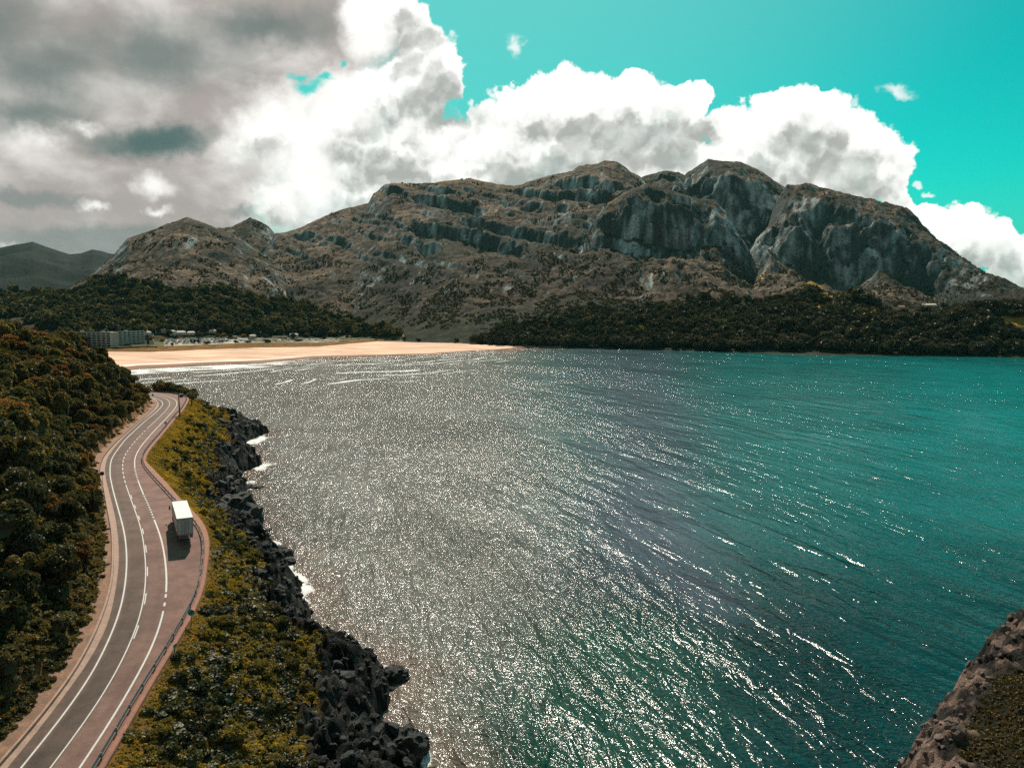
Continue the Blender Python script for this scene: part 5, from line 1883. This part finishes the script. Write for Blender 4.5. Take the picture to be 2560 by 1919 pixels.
sm = t.math('ADD', blobs(PW, SMALL), t.math('MULTIPLY', t.math('SUBTRACT', base_n, .55), 1.6))
a_s = t.math('MULTIPLY', t.sstep(sm, .05, .7), .8)
shade = t.sstep(fld_s, -.15, .78)
cum_c = t.mix(shade, (11.8, 11.7, 11.3, 1), (5.5, 5.6, 5.3, 1))
gre = t.noise(D, 7, 4, .6)
cum_c = t.mix(t.math('MULTIPLY', shade, t.sstep(gre, .5, .68)), cum_c, (4.6, 5.3, 5.05, 1))
lit = t.math('ADD', t.sstep(t.noise(D, 17, 8, .62), .30, .72, .93, 1.30), t.math('MULTIPLY', relief, 2.6))
lit = t.mixf(t.sstep(shade, .1, .8), 1.0, t.math('MAXIMUM', lit, .82))
cum_c = t.vmath('SCALE', cum_c); cum_c.node.inputs['Scale'].default_value = 1.0; t.put(cum_c.node.inputs['Scale'], lit)
# layered overcast to the left and above
OV = [(100, 120, 560, 330), (-100, 420, 620, 240), (330, 330, 360, 250), (560, 90, 330, 160), (250, 520, 420, 90), (-500, 0, 900, 900), (420, -260, 560, 330), (120, -700, 900, 600)]
ov = t.math('ADD', blobs(PW, OV, .4), t.math('MULTIPLY', t.math('SUBTRACT', t.noise(D, 8, 6, .55), .5), .5))
a_o = t.sstep(ov, .0, .28)
a_c = t.sstep(fld, .02, t.math('ADD', .15, t.math('MULTIPLY', a_o, .8)))
DARK = [(90, 150, 190, 110), (-60, 60, 220, 160), (330, 120, 260, 110), (560, 60, 200, 60), (345, 300, 175, 42), (60, 235, 160, 50)]
dk = t.math('ADD', blobs(PW, DARK, .4), t.math('MULTIPLY', t.math('SUBTRACT', t.noise(D, 11, 5, .55), .5), 1.1))
dkf = t.sstep(dk, -.2, .95)
DD = t.vmath('MULTIPLY', D, (1, 1, 1.7))
ln = t.noise(DD, 6.5, 7, .56, .25)
ov_c = t.mix(t.sstep(ln, .38, .66), (4.3, 3.85, 3.6, 1), (8.2, 7.8, 7.4, 1))
ov_c = t.mix(t.math('MULTIPLY', dkf, .92), ov_c, (1.75, 2.1, 2.0, 1))
teal_d = blobs(PW, [(345, 308, 165, 46)], .3)
ov_c = t.mix(t.math('MULTIPLY', t.sstep(teal_d, .0, .8), .8), ov_c, (.75, 1.45, 1.42, 1))
LOW = blobs(PW, [(240, 520, 420, 50), (40, 430, 260, 30), (560, 470, 120, 22)], .3)
ov_c = t.mix(t.math('MULTIPLY', t.sstep(t.math('ADD', LOW, t.math('MULTIPLY', t.math('SUBTRACT', ln, .5), .9)), .0, .6), .75), ov_c, (2.3, 2.55, 2.5, 1))
BR = blobs(PW, [(215, 440, 40, 20), (330, 455, 60, 14), (100, 300, 90, 40), (180, 265, 60, 30), (10, 545, 40, 30), (330, 395, 60, 40), (640, 420, 120, 90), (700, 180, 120, 60), (590, 290, 90, 150)], .3)
ov_c = t.mix(t.sstep(t.math('ADD', BR, t.math('MULTIPLY', t.math('SUBTRACT', base_n, .5), 2.2)), .0, 1.1), ov_c, (10.5, 10.2, 9.7, 1))
# teal graded clear sky, paler towards the sun and the horizon
hz = t.sstep(sep.outputs[2], .0, .17)
skyc = t.mix(1.0, sky.outputs[0], (.02, 1.08, .72, 1), 'MULTIPLY')
toward = t.vmath('DOT_PRODUCT', D, (sd.x, sd.y, sd.z), out=1)
glow = t.sstep(toward, .70, .95)
skyc = t.mix(t.math('MULTIPLY', glow, .6), skyc, (2.2, 6.4, 6.1, 1))
skyc = t.mix(t.math('MULTIPLY', t.math('SUBTRACT', 1.0, hz), .85), skyc, (.85, 5.0, 4.9, 1))
col = t.mix(a_o, skyc, ov_c)
GL = blobs(PW, [(640, 330, 110, 170), (600, 430, 80, 70), (790, 60, 60, 70), (720, 250, 90, 60)], .3)
glf = t.sstep(t.math('ADD', GL, t.math('MULTIPLY', t.math('SUBTRACT', t.noise(D, 14, 6, .6), .5), 2.2)), -.1, .9)
HOLE = blobs(PW, [(660, 180, 50, 22), (640, 160, 30, 14), (690, 170, 36, 14), (745, 143, 14, 9)], .2)
a_c = t.math('MULTIPLY', a_c, 1.0)
col = t.mix(a_c, col, cum_c)
col = t.mix(t.math('MULTIPLY', glf, .85), col, (11.8, 11.6, 11.2, 1))
hole = t.sstep(t.math('ADD', HOLE, t.math('MULTIPLY', t.math('SUBTRACT', base_n, .5), 1.3)), .02, .75)
col = t.mix(hole, col, skyc)
col = t.mix(a_s, col, (10, 10.4, 10.2, 1))
# unseen sky behind the viewer: dark broken overcast added to cut teal ambient light
rear = t.sstep(sep.outputs[1], .12, -.35)
rn = t.noise(D, 4, 5, .6)
col = t.mix(rear, col, t.mix(t.sstep(rn, .35, .65), (.9, 1.15, 1.15, 1), (2.6, 2.8, 2.7, 1)))
t.l.new(col, bg.inputs[0])

# ------------------------------------------------------------------ air
m, t, out = new_mat('sea air')
pv_ = t.node('ShaderNodeVolumePrincipled'); pv_.inputs['Color'].default_value = (.30, .92, .86, 1); pv_.inputs['Density'].default_value = HAZE
pv_.inputs['Anisotropy'].default_value = 0.0
t.l.new(pv_.outputs[0], out.inputs['Volume'])
hb = MB().box((0, 15000, 470), (70000, 38000, 964)).build('haze', m)
tag(hb, kind='stuff')
# ------------------------------------------------------------------ camera and render settings
cam = bpy.data.cameras.new('camera'); cam.sensor_fit = 'HORIZONTAL'; cam.sensor_width = 36.0
cam.lens = F / 2560 * 36.0; cam.clip_start = 1.0; cam.clip_end = 60000
co = bpy.data.objects.new('camera', cam); co.location = (0, 0, CAMZ); co.rotation_euler = (math.pi / 2 - PITCH, 0, 0)
COL.objects.link(co); SC.camera = co
vs_ = SC.view_settings
SC.display_settings.display_device = 'sRGB'
vs_.view_transform = 'Standard'; vs_.look = 'None'; vs_.exposure = 0.0; vs_.gamma = 1.0; vs_.use_curve_mapping = False
SC.render.engine = 'CYCLES'
cy = SC.cycles
cy.max_bounces = 6; cy.diffuse_bounces = 2; cy.glossy_bounces = 2; cy.transmission_bounces = 2; cy.transparent_max_bounces = 4; cy.volume_bounces = 0
cy.caustics_reflective = False; cy.caustics_refractive = False
cy.sample_clamp_indirect = 4.0
cy.sample_clamp_direct = 28.0
cy.use_denoising = False
W.cycles.sampling_method = 'MANUAL'; W.cycles.sample_map_resolution = 1024
